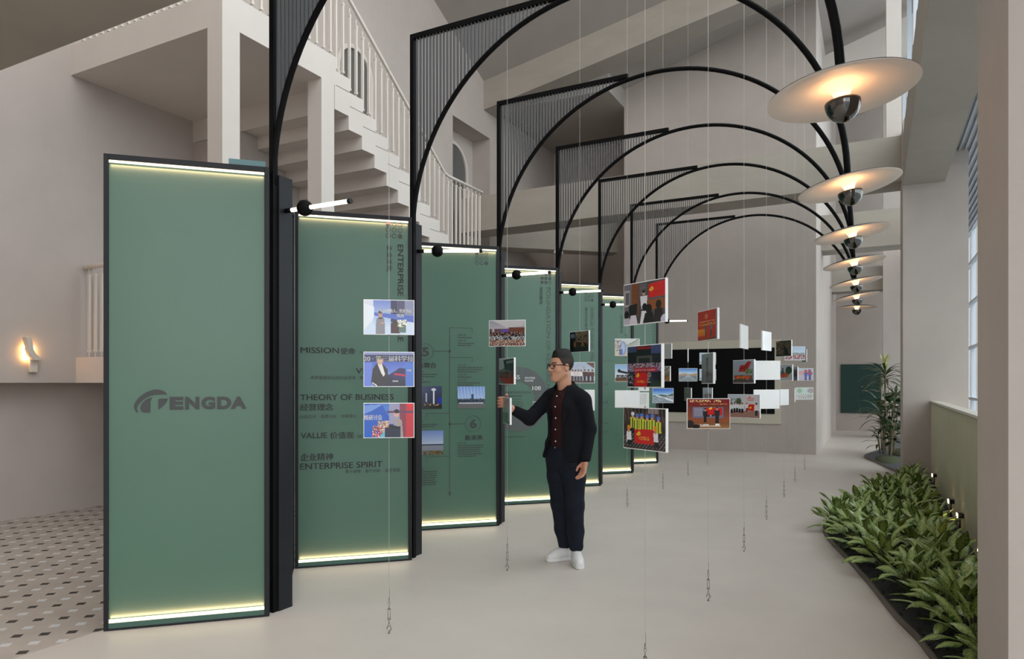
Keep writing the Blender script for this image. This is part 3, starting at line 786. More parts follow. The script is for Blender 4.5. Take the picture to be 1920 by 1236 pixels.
# ------------------------------------------------------------------ hanging photographs
GW, GH = 120, 83
class Pic:
    """a small picture drawn cell by cell; x to the right, y upwards, both 0..1; colours are sRGB 0-255"""
    def __init__(s, c, seed=0):
        s.a = np.zeros((GH, GW, 3)); s.a[:] = c
        s.X, s.Y = np.meshgrid((np.arange(GW)+.5)/GW, (np.arange(GH)+.5)/GH)
        s.r = np.random.RandomState(seed)
    def R(s, x0, y0, x1, y1, c):
        s.a[(s.X >= x0) & (s.X <= x1) & (s.Y >= y0) & (s.Y <= y1)] = c; return s
    def E(s, cx, cy, rx, ry, c):
        s.a[((s.X-cx)/rx)**2 + ((s.Y-cy)/ry)**2 <= 1] = c; return s
    def P(s, pts, c):
        ins = np.zeros(s.X.shape, bool)
        n = len(pts)
        for i in range(n):
            (x0, y0), (x1, y1) = pts[i], pts[(i+1) % n]
            if y0 == y1: continue
            cr = ((y0 > s.Y) != (y1 > s.Y)) & (s.X < (x1-x0)*(s.Y-y0)/(y1-y0)+x0)
            ins ^= cr
        s.a[ins] = c; return s
    def L(s, x0, y0, x1, y1, w, c):
        dx, dy = x1-x0, (y1-y0)
        t = np.clip(((s.X-x0)*dx+(s.Y-y0)*dy)/(dx*dx+dy*dy+1e-9), 0, 1)
        s.a[np.hypot(s.X-x0-t*dx, (s.Y-y0-t*dy)*0.7) < w] = c; return s
    def G(s, x0, y0, x1, y1, c0, c1, vertical=True):
        m = (s.X >= x0) & (s.X <= x1) & (s.Y >= y0) & (s.Y <= y1)
        t = ((s.Y-y0)/(y1-y0) if vertical else (s.X-x0)/(x1-x0))[m][:, None]
        s.a[m] = np.array(c0)*(1-t)+np.array(c1)*t; return s
    def N(s, x0, y0, x1, y1, cols, dens=1.0, size=1):
        j0, j1, i0, i1 = int(x0*GW), int(x1*GW), int(y0*GH), int(y1*GH)
        for i in range(i0, i1, size):
            for j in range(j0, j1, size):
                if s.r.rand() < dens: s.a[i:min(i+size, i1), j:min(j+size, j1)] = cols[s.r.randint(len(cols))]
        return s
    def man(s, x, y, h, top, legs, head=(200, 160, 140), hair=(30, 25, 25)):
        s.R(x-h*.07, y, x+h*.07, y+h*.48, legs); s.P([(x-h*.10, y+h*.42), (x+h*.10, y+h*.42), (x+h*.13, y+h*.80), (x-h*.13, y+h*.80)], top)
        s.E(x, y+h*.91, h*.055, h*.10, head); s.E(x, y+h*.96, h*.055, h*.055, hair); return s
    def crowd(s, x0, x1, y, h, n, tops, legs=(40, 40, 50), head=(195, 150, 130)):
        for i in range(n): s.man(x0+(x1-x0)*(i+.5)/n, y+s.r.uniform(-.02, .02), h, tops[s.r.randint(len(tops))], legs, head)
        return s
    def emblem(s, x, y, r, c=(235, 200, 60)):
        s.L(x-r, y-r*.6, x+r*.5, y+r*1.1, .012, c); s.L(x+r*.7, y+r, x+r, y-r*.2, .012, c); s.L(x+r, y-r*.2, x-r*.2, y-r, .012, c); return s
    def noise(s, k):
        s.a = np.clip(s.a + s.r.normal(0, k, s.a.shape[:2])[..., None], 0, 255); return s

def pic_mesh(name, pic, w=0.292, h=0.202):
    xs = np.linspace(-w/2, w/2, GW+1); zs = np.linspace(-h/2, h/2, GH+1)
    V = np.zeros(((GH+1)*(GW+1), 3)); XX, ZZ = np.meshgrid(xs, zs); V[:, 0] = XX.ravel(); V[:, 2] = ZZ.ravel()
    i, j = np.meshgrid(np.arange(GH), np.arange(GW), indexing='ij'); b = (i*(GW+1)+j).ravel()
    F = np.stack([b, b+1, b+GW+2, b+GW+1], 1)
    me = bpy.data.meshes.new(name)
    me.vertices.add(len(V)); me.vertices.foreach_set('co', V.ravel())
    me.loops.add(F.size); me.loops.foreach_set('vertex_index', F.ravel())
    me.polygons.add(len(F)); me.polygons.foreach_set('loop_start', np.arange(0, F.size, 4)); me.polygons.foreach_set('loop_total', np.full(len(F), 4))
    me.update(calc_edges=True)
    ca = me.color_attributes.new('Col', 'FLOAT_COLOR', 'CORNER')
    c = (np.clip(pic.a, 0, 255).reshape(-1, 3)/255)**1.18
    c = np.where(c <= .04045, c/12.92, ((c+.055)/1.055)**2.4)
    c = np.concatenate([c, np.ones((len(c), 1))], 1)
    ca.data.foreach_set('color', np.repeat(c, 4, 0).astype(np.float32).ravel())
    me.materials.append(M['print'])
    return me

BLUE, SKY = (40, 80, 190), (170, 200, 235)
def p_A1():
    p = Pic((225, 232, 245), 1); p.G(0, 0, 1, 1, (215, 230, 250), (225, 228, 240)); p.G(.18, .2, .53, 1, (215, 232, 250), (130, 150, 215)); p.R(.53, .35, .66, 1, (40, 40, 95)); p.R(.66, .4, .82, 1, (85, 85, 120)); p.R(.82, .4, 1, 1, (150, 155, 185))
    p.P([(.18, .55), (1, .35), (1, .55), (.18, .64)], (90, 120, 205)); p.P([(0, .1), (.2, .5), (.2, .8), (0, .9)], (235, 242, 250))
    p.R(.53, .02, .72, .34, (75, 35, 45)); p.P([(.53, .30), (.62, .42), (.70, .34)], (30, 25, 40)); p.R(.70, .05, .84, .3, (110, 130, 125)); p.N(.68, .22, .86, .44, [(230, 225, 190), (250, 250, 240), (90, 110, 80)], .8, 2)
    p.P([(.23, 0), (.42, 0), (.41, .44), (.37, .5), (.28, .5), (.24, .42)], (150, 148, 155)); p.P([(.27, .5), (.39, .5), (.36, .44), (.3, .44)], (35, 45, 55)); p.E(.325, .58, .042, .09, (200, 160, 140)); p.E(.325, .645, .04, .04, (60, 55, 55)); p.R(.33, .31, .4, .35, (215, 170, 140)); return p
def p_A2():
    p = Pic((110, 130, 215), 2); p.G(0, 0, 1, .75, (160, 190, 240), (90, 115, 205)); p.R(0, .72, 1, .93, (45, 50, 110)); p.R(0, .93, 1, 1, (150, 160, 200)); p.R(.82, 0, 1, .7, (90, 135, 215)); p.R(0, .0, .16, .7, (120, 145, 225))
    p.P([(.45, .0), (.45, .3), (.62, .45), (.72, .55), (.83, .52), (.83, 0)], (45, 40, 105)); p.P([(.45, .33), (.6, .2), (.83, .18), (.83, 0), (.4, 0)], (20, 20, 70)); p.L(.62, .36, .83, .32, .02, (200, 50, 90))
    p.P([(.14, .1), (.17, .5), (.24, .66), (.38, .66), (.47, .5), (.5, .1), (.44, 0), (.2, 0)], (38, 38, 50)); p.P([(.27, .66), (.36, .66), (.42, .36), (.39, .28), (.34, .4)], (235, 232, 230)); p.E(.32, .76, .062, .12, (225, 180, 160)); p.E(.31, .86, .068, .07, (30, 25, 25)); p.R(.235, .74, .27, .86, (30, 25, 25)); p.L(.17, .1, .25, .02, .012, (230, 230, 240)); return p
def p_A3():
    p = Pic((40, 100, 195), 3); p.G(0, 0, .45, 1, (30, 110, 205), (60, 110, 200)); p.P([(0, .95), (0, .7), (.15, .78), (.38, .98)], (130, 165, 225)); p.P([(.35, 1), (.5, .6), (.5, 1)], (90, 140, 215)); p.R(.5, .4, .72, 1, (165, 165, 195)); p.R(.72, 0, .84, 1, (150, 70, 90)); p.R(.84, 0, 1, 1, (205, 60, 75)); p.P([(.84, 1), (1, 1), (.95, .86)], (235, 40, 60)); p.R(.46, .72, 1, .78, (110, 75, 110))
    p.P([(.58, .28), (.6, .52), (.68, .58), (.76, .5), (.79, .0), (.58, .0)], (175, 165, 165)); p.E(.65, .69, .05, .09, (225, 180, 165)); p.E(.655, .77, .056, .06, (45, 35, 35)); p.R(.42, .0, .73, .32, (45, 55, 80)); p.P([(.4, .33), (.55, .38), (.73, .3), (.73, .25), (.42, .25)], (25, 35, 60))
    p.N(.17, .02, .42, .36, [(190, 60, 90), (235, 150, 160), (245, 220, 200), (120, 150, 90), (150, 40, 70)], .85, 2); p.N(.28, .3, .5, .5, [(240, 220, 190), (235, 150, 150), (120, 150, 90)], .75, 2); p.P([(.3, .0), (.42, .0), (.42, .2)], (120, 190, 215)); return p
def p_hall():
    p = Pic((70, 50, 60), 4); p.G(0, .62, 1, 1, (190, 185, 195), (165, 165, 175)); p.P([(.1, 1), (.5, .72), (.95, .78), (1, 1)], (205, 202, 205)); p.R(0, .45, .55, .68, (110, 85, 95)); p.R(.35, .55, .7, .64, (110, 80, 190)); p.R(.55, .4, 1, .72, (120, 70, 50)); p.R(.08, .35, .14, .7, (190, 185, 190)); p.N(0, .25, 1, .55, [(20, 20, 35), (30, 30, 45), (200, 170, 150), (90, 20, 30), (15, 15, 25)], 1, 2); p.N(0, .24, 1, .4, [(25, 25, 40), (15, 15, 30), (220, 220, 225)], .9, 2); p.G(0, 0, 1, .24, (120, 90, 85), (160, 125, 115)); p.N(0, 0, 1, .24, [(190, 160, 140), (120, 60, 60), (200, 185, 170)], .5, 3); return p
def p_street():
    p = Pic((110, 120, 122), 5); p.P([(0, 1), (1, 1), (1, .9), (.25, .6), (0, .55)], (165, 178, 180)); p.P([(.3, .95), (1, .98), (1, .5), (.4, .55)], (60, 72, 72)); p.P([(.5, .9), (.98, .92), (.98, .82), (.5, .78)], (120, 130, 130)); p.P([(0, .3), (1, .25), (1, 0), (.3, 0)], (150, 60, 50)); p.P([(0, .1), (.5, 0), (0, 0)], (110, 115, 115)); p.N(0, .25, 1, .5, [(40, 40, 42), (75, 72, 70), (25, 28, 30), (170, 60, 50)], .85, 2); return p
def p_lawn():
    p = Pic((150, 165, 160), 6); p.G(0, .4, 1, 1, (140, 165, 150), (160, 170, 170)); p.R(.25, .4, .38, .9, (125, 145, 135)); p.R(.5, .4, .62, .95, (130, 140, 145)); p.G(0, 0, 1, .42, (70, 110, 55), (65, 100, 75)); p.R(.78, .1, 1, 1, (165, 165, 172)); return p
def p_M1():
    p = Pic((35, 32, 28), 7); p.G(.3, .5, 1, 1, (90, 80, 65), (150, 140, 115)); p.N(.35, .25, 1, 1, [(35, 30, 25), (120, 105, 80), (165, 150, 125), (70, 55, 40)], .8, 3); p.R(0, 0, .25, 1, (30, 25, 32)); p.E(.15, .8, .12, .12, (110, 120, 140)); p.crowd(.2, .9, .02, .55, 5, [(25, 25, 35), (60, 45, 40), (130, 100, 70)]); return p
def p_M2():
    p = Pic((190, 200, 215), 8); p.G(0, .5, 1, 1, (200, 205, 215), (180, 200, 225)); p.P([(.7, 1), (1, 1), (1, .7)], (110, 60, 60)); p.crowd(.0, .6, .1, .55, 6, [(240, 235, 235), (230, 220, 220), (150, 40, 60)], (60, 30, 40)); p.crowd(.6, 1, .05, .6, 3, [(95, 25, 40), (60, 20, 30)], (60, 20, 30)); p.N(.05, .6, .7, .9, [(210, 60, 80), (90, 120, 180), (200, 205, 215)], .15, 2); p.G(0, 0, 1, .1, (60, 35, 35), (90, 50, 45)); return p
def p_steel(k):
    p = Pic((215, 215, 220), 10+k)
    if k == 0:
        p.G(0, 0, 1, 1, (225, 205, 180), (220, 225, 225)); [p.L(.35+.12*i, .55+.08*i, 1.1, .72+.12*i, .014, (150, 160, 150)) for i in range(5)]; p.E(.33, .45, .14, .42, (165, 180, 215)); p.E(.3, .45, .09, .3, (190, 205, 230)); p.N(.0, .3, .25, .95, [(110, 90, 95), (200, 190, 190), (150, 120, 120)], .5, 3); p.R(.16, .05, .3, .4, (120, 140, 190))
    elif k == 1:
        p.G(0, .35, 1, 1, (230, 235, 240), (150, 190, 230)); p.P([(.1, .7), (1, .4), (1, .3), (.1, .55)], (40, 42, 45)); p.E(.16, .68, .05, .06, (25, 25, 28)); p.N(.05, .2, 1, .4, [(40, 38, 35), (150, 150, 150), (25, 25, 25)], .8, 3); p.G(0, 0, 1, .2, (150, 110, 70), (90, 70, 50))
    return p
def p_group():
    p = Pic((28, 28, 32), 13); p.R(0, .85, .28, 1, (70, 85, 120)); p.R(.72, .8, 1, 1, (75, 90, 130)); p.R(.3, .92, .72, .97, (150, 35, 45)); p.R(.28, .5, .75, .76, (85, 85, 78)); p.R(.36, .5, .68, .7, (40, 42, 42)); p.R(.36, .85, .72, .92, (25, 25, 30)); p.N(.0, .46, 1, .58, [(200, 165, 150), (120, 110, 150), (175, 160, 185), (60, 50, 60)], .9, 2); p.N(0, .38, 1, .48, [(150, 130, 160), (110, 105, 150), (180, 175, 200), (90, 80, 100)], 1, 2); p.R(.2, .36, .9, .47, (165, 45, 55)); p.N(.22, .39, .88, .44, [(225, 150, 150), (165, 45, 55)], .8, 1); p.N(.02, .05, .3, .36, [(70, 65, 80), (160, 150, 165), (30, 30, 35), (110, 100, 110)], .9, 3); p.N(.6, .1, .72, .36, [(150, 140, 135), (40, 40, 40)], .9, 3); p.G(.7, 0, 1, .16, (60, 80, 35), (35, 50, 30)); p.P([(.2, .02), (.6, .0), (.62, .34), (.26, .36)], (200, 38, 35)); p.emblem(.32, .28, .035); p.N(.3, .1, .54, .16, [(225, 170, 60), (200, 38, 35)], .7, 1); return p
def p_lecture():
    p = Pic((85, 80, 85), 14); p.R(0, .0, .2, 1, (120, 115, 125)); p.R(.02, .45, .15, .85, (170, 165, 165)); p.R(.04, .5, .13, .8, (110, 105, 110)); p.R(.2, .2, .37, 1, (130, 80, 45)); p.R(.37, .4, .6, 1, (90, 85, 90)); [p.R(.39, .62+.04*i, .56, .635+.04*i, (130, 125, 130)) for i in range(9)]; p.R(.6, .3, 1, .65, (150, 92, 45)); p.R(.62, .55, 1, .6, (100, 95, 105))
    p.P([(.62, .60), (1, .62), (1, .98), (.62, .93)], (205, 25, 25)); p.emblem(.68, .81, .04); p.R(.75, .7, .9, .73, (180, 20, 25)); p.man(.5, .12, .68, (225, 225, 232), (60, 60, 80)); p.R(.44, .35, .57, .66, (225, 225, 232)); p.P([(.12, .47), (.34, .5), (.32, .12), (.14, .12)], (28, 26, 28))
    for x, y, r, c in ((.07, .18, .06, (190, 185, 200)), (.24, .24, .055, (215, 210, 220)), (.52, .32, .06, (225, 225, 230)), (.62, .26, .075, (30, 25, 28)), (.85, .35, .065, (25, 25, 28))):
        p.P([(x-r*1.9, 0), (x+r*1.9, 0), (x+r*1.2, y-.02), (x-r*1.2, y-.02)], c); p.E(x, y+.07, r, r*1.6, (18, 15, 16))
    p.E(1.0, .05, .1, .12, (205, 205, 225)); return p
def p_helmets():
    p = Pic((60, 48, 46), 15); p.R(0, .6, 1, 1, (75, 60, 58)); p.P([(.1, 1), (.45, .86), (.6, .95), (1, .8), (1, 1)], (30, 28, 30)); p.R(.6, .88, .85, 1, (150, 140, 145)); [p.L(.02+.09*i, .98, .05+.09*i, .7, .008, (120, 100, 90)) for i in range(11)]; p.R(0, 0, 1, .42, (62, 56, 58)); [p.L(-.2+.08*i, .0, .1+.075*i, .36, .006, (150, 142, 145)) for i in range(16)]; [p.L(0, .04+.06*i, 1, .02+.06*i, .005, (35, 30, 32)) for i in range(6)]
    for x, y in ((.23, .5), (.34, .46), (.45, .48), (.58, .45), (.7, .47), (.84, .42)):
        p.P([(x-.065, y), (x+.065, y), (x+.06, y+.27), (x-.06, y+.27)], (205, 215, 60)); p.R(x-.018, y, x+.012, y+.26, (90, 90, 70)); p.R(x-.055, y-.12, x+.055, y, (35, 32, 42)); p.R(x-.078, y+.02, x-.058, y+.24, (70, 60, 70)); p.E(x, y+.31, .03, .06, (205, 160, 140)); p.E(x, y+.36, .042, .045, (90, 130, 210) if x > .25 else (220, 225, 235))
    for x in (.13, .77): p.P([(x-.06, .15), (x+.07, .18), (x+.06, .42), (x-.05, .42)], (225, 225, 230)); p.E(x, .45, .03, .06, (195, 145, 120)); p.E(x, .52, .038, .055, (230, 140, 40)); p.R(x-.04, .1, x+.08, .2, (35, 32, 40))
    p.P([(.27, .14), (.74, .13), (.72, .50), (.28, .48)], (200, 30, 35)); p.emblem(.37, .38, .04); p.N(.38, .24, .64, .32, [(230, 190, 70), (200, 30, 35)], .7, 1); return p
def p_award():
    p = Pic((190, 60, 35), 16); p.G(0, .25, 1, 1, (205, 60, 30), (190, 45, 35)); p.E(.46, .8, .09, .09, (215, 120, 90)); p.R(.1, .62, .88, .65, (220, 150, 110)); p.N(.08, .5, .9, .58, [(230, 200, 90), (200, 60, 30)], .8, 2); p.G(0, .15, .4, .38, (225, 120, 40), (230, 160, 40)); p.man(.42, .12, .46, (120, 105, 110), (90, 80, 85)); p.man(.7, .12, .5, (130, 120, 125), (80, 75, 80)); p.P([(0, 0), (1, .1), (1, 0)], (130, 85, 60)); p.R(.93, 0, 1, 1, (150, 140, 150)); return p
def p_grey():
    p = Pic((120, 125, 125), 17); p.G(0, 0, 1, 1, (90, 88, 92), (150, 158, 160)); p.R(.42, .1, .6, .85, (95, 92, 95)); p.E(.5, .3, .1, .25, (80, 60, 62)); p.noise(6); return p
def p_hand():
    p = Pic((150, 95, 60), 18); p.G(0, .25, 1, .8, (160, 95, 60), (120, 55, 50)); p.R(0, .78, 1, 1, (140, 35, 40)); p.N(.06, .9, .8, .97, [(235, 215, 160), (140, 35, 40)], .75, 2); p.N(.28, .81, .95, .85, [(225, 180, 110), (140, 35, 40)], .75, 1); p.R(.12, .35, .85, .72, (125, 120, 140)); p.R(.44, .45, .82, .7, (205, 30, 35)); p.emblem(.54, .68, .03); [p.R(.15, .42+.05*i, .36, .445+.05*i, (165, 165, 180)) for i in range(6)]; p.G(0, 0, 1, .18, (170, 130, 85), (140, 95, 60)); p.man(.42, .2, .48, (45, 40, 52), (40, 36, 45), hair=(25, 22, 25)); p.man(.7, .18, .54, (45, 45, 55), (40, 40, 48), hair=(70, 60, 60)); p.L(.47, .42, .62, .45, .022, (55, 50, 60)); p.E(.55, .43, .02, .03, (215, 170, 150)); p.R(.3, .06, .78, .1, (215, 205, 195)); p.N(.3, .1, .5, .15, [(245, 240, 235), (200, 190, 185)], .9, 3); p.R(.66, .1, .76, .16, (240, 238, 235)); p.E(.06, .15, .09, .13, (45, 38, 45)); p.E(.2, .06, .09, .07, (35, 30, 32)); return p
def p_redgate():
    p = Pic((175, 180, 190), 19); p.G(0, .3, 1, 1, (165, 168, 172), (170, 185, 205)); p.P([(.28, .5), (.35, .78), (.58, .8), (.72, .95), (.9, .92), (.78, .68), (.62, .5)], (185, 55, 55)); p.P([(.3, .6), (.6, .62), (.75, .9), (.7, .9), (.55, .7), (.32, .68)], (150, 35, 40)); p.N(.62, .42, .95, .62, [(90, 130, 50), (130, 160, 60), (60, 90, 40)], .8, 3); p.N(.05, .14, .95, .34, [(40, 35, 38), (200, 160, 140), (90, 60, 60), (60, 90, 60)], .95, 2); p.R(.1, .2, .85, .3, (215, 60, 30)); p.N(.15, .23, .8, .28, [(240, 200, 60), (215, 60, 30)], .7, 1); p.G(0, 0, 1, .13, (120, 110, 110), (80, 70, 70)); return p
def p_oath():
    p = Pic((205, 208, 215), 20); p.G(0, .45, 1, 1, (205, 208, 215), (190, 200, 215)); p.N(.02, .5, .3, .85, [(110, 120, 110), (170, 180, 180)], .5, 3); p.E(.35, .7, .08, .16, (90, 110, 80)); p.P([(.46, .4), (.46, .95), (.92, .98), (.92, .42)], (210, 205, 208)); p.R(.6, .82, .84, .85, (200, 120, 110)); p.R(.62, .75, .82, .78, (200, 130, 120)); p.emblem(.69, .9, .02, (205, 80, 60)); p.R(0, 0, 1, .3, (165, 130, 120)); p.R(.3, .38, .5, .5, (70, 90, 70)); p.crowd(.08, .5, .2, .45, 5, [(235, 235, 238), (225, 228, 232)], (40, 45, 55)); p.P([(.58, .32), (.82, .3), (.86, .58), (.68, .6)], (205, 45, 45)); p.emblem(.71, .44, .03); p.man(.9, .1, .55, (225, 220, 220), (60, 60, 65)); p.man(.6, .25, .4, (230, 225, 225), (120, 70, 70)); return p
def p_dark_crowd():
    p = Pic((50, 48, 42), 21); p.N(0, .1, 1, .95, [(40, 38, 32), (80, 75, 60), (120, 110, 95), (160, 130, 110), (30, 28, 26), (60, 70, 45)], .95, 3); p.R(.55, 0, .8, .45, (22, 24, 34)); p.E(.6, .5, .07, .09, (30, 25, 24)); p.R(.0, .9, .2, 1, (160, 120, 100)); return p
def p_flags():
    p = Pic((190, 205, 220), 22); p.G(0, .5, 1, 1, (200, 215, 228), (180, 200, 222)); p.N(.0, .4, 1, .55, [(110, 125, 120), (150, 165, 165)], .9, 3); p.L(.4, .4, .35, .95, .008, (120, 130, 140)); p.N(0, .05, 1, .42, [(200, 60, 60), (40, 40, 50), (225, 220, 220), (150, 60, 60), (70, 65, 70)], .95, 3); return p
def p_work(k):
    p = Pic((180, 185, 195), 23+k)
    if k == 0: p.G(0, 0, 1, .35, (190, 190, 195), (170, 170, 175)); p.N(.2, .3, .8, .6, [(60, 80, 70), (90, 110, 90)], .8, 4); p.E(.8, .65, .18, .25, (60, 80, 60)); p.R(.1, .2, .7, .42, (205, 70, 40)); p.N(.1, .2, .75, .5, [(220, 90, 50), (60, 50, 50), (200, 160, 60)], .6, 3); p.R(.4, .4, .5, .8, (90, 100, 115))
    if k == 1: p.R(0, 0, 1, .3, (150, 145, 150)); p.R(.3, .3, 1, .8, (80, 90, 90)); p.man(.55, .1, .65, (130, 50, 45), (60, 55, 65)); p.man(.8, .12, .6, (110, 55, 55), (50, 50, 60))
    if k == 2: p.G(0, 0, 1, 1, (200, 190, 205), (195, 205, 220)); p.R(.05, .45, .45, .8, (220, 170, 170)); p.man(.56, .0, .85, (35, 85, 190), (25, 60, 150)); p.man(.8, .0, .9, (45, 90, 200), (30, 65, 160)); p.E(.56, .78, .09, .12, (185, 35, 50)); p.E(.78, .82, .1, .12, (190, 40, 55)); p.R(.62, .5, .95, .65, (185, 50, 60))
    if k == 3: p.G(0, 0, 1, 1, (225, 228, 225), (205, 225, 215)); p.R(0, .25, 1, .35, (205, 200, 195)); p.E(.2, .75, .15, .2, (170, 200, 180)); p.E(.85, .75, .2, .2, (190, 180, 190)); p.crowd(.1, .9, .1, .35, 6, [(220, 215, 215), (200, 190, 195)], (170, 160, 160))
    return p
def p_view(k):
    p = Pic((160, 190, 225), 30+k)
    if k == 0: p.G(0, .55, 1, 1, (215, 225, 235), (60, 130, 205)); p.P([(0, .55), (.3, .62), (.6, .56), (1, .64), (1, .4), (0, .4)], (180, 150, 120)); p.R(0, 0, 1, .42, (110, 125, 135)); p.N(0, .05, 1, .45, [(90, 105, 115), (140, 150, 155), (170, 160, 140)], .6, 2); [p.L(.5, .5, .1*i, 0, .008, (170, 180, 190)) for i in range(11)]
    if k == 1: p.G(0, .5, 1, 1, (205, 225, 240), (40, 110, 210)); p.P([(0, .5), (.4, .58), (.7, .52), (1, .66), (1, .4), (0, .4)], (80, 110, 95)); p.R(0, 0, 1, .45, (150, 165, 180)); p.P([(.2, .55), (1, .2), (1, .05), (.1, .5)], (225, 228, 230)); p.N(0, 0, .6, .4, [(120, 135, 150), (200, 205, 210), (160, 170, 180)], .6, 3); p.N(.7, .35, 1, .5, [(60, 90, 60), (235, 235, 235)], .6, 3)
    if k == 2: p.G(0, 0, 1, 1, (200, 215, 230), (175, 200, 228)); p.R(0, 0, 1, .25, (170, 175, 180)); p.R(.3, .2, .34, .8, (130, 150, 170)); p.R(.6, .2, .64, .9, (130, 150, 170))
    if k == 3: p.G(0, 0, 1, 1, (110, 90, 70), (205, 200, 195)); [p.L(.3, .5, .4+.2*i, -.1 if i % 2 else 1.1, .02, (50, 45, 42)) for i in range(5)]; p.P([(.4, 0), (1, .4), (1, 0)], (190, 140, 90))
    if k == 4: p.G(0, 0, 1, 1, (195, 198, 210), (225, 230, 240)); p.crowd(.2, .9, .05, .5, 4, [(120, 90, 95), (150, 110, 110)], (80, 65, 70))
    if k == 5: p.noise(0); p.a[:] = (130, 132, 130); p.N(0, 0, 1, 1, [(110, 112, 110), (150, 150, 148)], .6, 4)
    if k == 6: p.a[:] = (178, 178, 174)
    return p

board_me = MB().box(-0.15, 0.15, -0.008, 0.008, -0.105, 0.105).build('board', M['acrylic'], bevel=0.002)
BOARD = board_me
def photo(px, d, y0, y1, beta, label, pic=None, texts=None):
    """px: its wire, d: distance; y0..y1 span seen; beta: turn against the viewing plane"""
    zc_ = 1.5 + (718-(y0+y1)/2)*d/1300
    x = (px-960)/1300*d
    X, Yw = x*math.cos(THETA)-d*math.sin(THETA), d*math.cos(THETA)+x*math.sin(THETA)
    root = empty('hanging_photo', (X, Yw, zc_), THETA + math.radians(beta), label, 'photo', 'hanging photo blocks')
    b = BOARD.copy(); COL.objects.link(b); b.parent = root; b.name = 'board'
    if pic is not None:
        o = bpy.data.objects.new('print', pic_mesh('print', pic)); COL.objects.link(o); o.parent = root; o.location = (0, -0.0084, 0)
        if texts:
            g = MB()
            for s, x, z, w, h, m in texts: text_bm(g.b, s, 0.02, x, z, -0.0092, bold=0.0006, fitw=w, fith=h, mat=m)
            g.build('caption', [M['paper'], M['ink'], mat('gold_ink', lin((235, 200, 90)), 0.5)], o, recalc=False).location = (0, 0.0084, 0)
    for z in (0.1045, -0.112): MB().tube([(0, 0, z), (0, 0, z+0.0075)], 0.005, 8).build('clamp', M['steel'], root)
    return root
def white(px, d, y0, y1, beta, label):
    r = photo(px, d, y0, y1, beta, label)
    return r

PX = {}
def wire(key, px, d, label, hook=True):
    x = (px-960)/1300*d
    X, Yw = x*math.cos(THETA)-d*math.sin(THETA), d*math.cos(THETA)+x*math.sin(THETA)
    PX[key] = (px, d)
    top = zc(X, Yw)
    r = empty('hanging_wire', (X, Yw, 0), THETA, label, 'wire', 'steel wires of the photo blocks')
    MB().tube([(0, 0, 0.26), (0, 0, top)], 0.0011, 5).build('wire', M['wire'], r)
    h = MB()
    hk = [(0.0, 0, 0.0), (0.0, 0, 0.012)] + [(0.012*math.sin(a), 0, 0.030-0.016*math.cos(a)) for a in [PI*j/8*1.55 for j in range(1, 9)]]
    h.tube(hk, 0.0032, 6); h.lathe([(0.0, 0.0), (0.009, 0.0), (0.009, 0.002), (0.0, 0.0025)], n=12)
    h.build('floor_hook', M['steel'], r)
    t = MB()
    def eye(z, rx=0.006, rz=0.009): t.tube([(rx*math.cos(a), 0, z+rz*math.sin(a)) for a in [2*PI*j/12 for j in range(13)]], 0.0016, 5, caps=False)
    eye(0.052); t.tube([(0, 0, 0.058), (0, 0, 0.085)], 0.003, 6)
    t.tube([(-0.007, 0, 0.085), (-0.007, 0, 0.145)], 0.002, 6); t.tube([(0.007, 0, 0.085), (0.007, 0, 0.145)], 0.002, 6)
    t.box(-0.009, 0.009, -0.004, 0.004, 0.081, 0.088); t.box(-0.009, 0.009, -0.004, 0.004, 0.142, 0.149)
    t.tube([(0, 0, 0.149), (0, 0, 0.172)], 0.003, 6); eye(0.180); eye(0.194, 0.004, 0.008); t.tube([(0, 0, 0.200), (0, 0, 0.215)], 0.0035, 6); t.tube([(0.003, 0, 0.205), (0.002, 0, 0.265)], 0.0013, 5)
    t.build('turnbuckle', M['steel'], r)
WL = dict(A=(729.5, 4.15, 'steel wire in front of the mission panel, carrying the three blue stage photos'), B=(951, 5.54, 'steel wire carrying the photo the man is holding'), M=(1087, 6.97, 'steel wire passing down behind the standing man'),
          G=(1176, 8.40, 'steel wire in front of the far panels, carrying the factory pipe photo'), N=(1243, 9.80, 'steel wire just left of the black screen, carrying the white road photo'), I=(1290, 11.2, 'steel wire crossing the left part of the black screen'),
          Q=(1327, 12.6, 'farthest steel wire of the row along the panels'), C=(1209.5, 3.42, 'nearest steel wire, carrying the big lecture and helmet crew photos'), D=(1328, 4.77, 'steel wire carrying the red award and handshake photos'),
          E=(1395, 6.17, 'steel wire carrying the red gate and oath photos'), F=(1437, 7.60, 'steel wire carrying three blank white backs'), J=(1470, 9.1, 'steel wire carrying the dark crowd photo'),
          K=(1490.5, 10.5, 'steel wire carrying the flag crowd photo'), L=(1508.5, 11.9, 'farthest steel wire on the window side, near the corner of the back wall'))
for k, v in WL.items(): wire(k, *v)
def ph(key, y0, y1, beta, label, pic=None, texts=None): return photo(*PX[key], y0, y1, beta, label, pic, texts)
ph('A', 562, 628.5, 9, 'pale blue photo of an elderly speaker, top of the three before the mission panel', p_A1(), [('集团创始人、党委书记', -0.052, 0.028, 0.185, 0.022, 0), ('致辞', 0.045, 0.0, 0.045, 0.022, 0)])
ph('A', 660, 725.5, 7, 'blue photo of a man in dark suit on stage, middle one before the mission panel', p_A2(), [('20 · 第三届科学技', -0.146, 0.047, 0.290, 0.034, 0), ('中国', 0.105, -0.012, 0.025, 0.012, 0), ('TENGDA', 0.02, -0.075, 0.035, 0.009, 0)])
ph('A', 756, 821, 7, 'blue and red photo of a woman at a flowered lectern', p_A3(), [('统研讨会', -0.146, 0.003, 0.105, 0.032, 0)])
ph('B', 600, 650, -14, 'photo of a large audience seated in a banquet hall', p_hall())
ph('B', 672, 720.5, -66, 'turned photo of a line of people on a street, above the held photo', p_street())
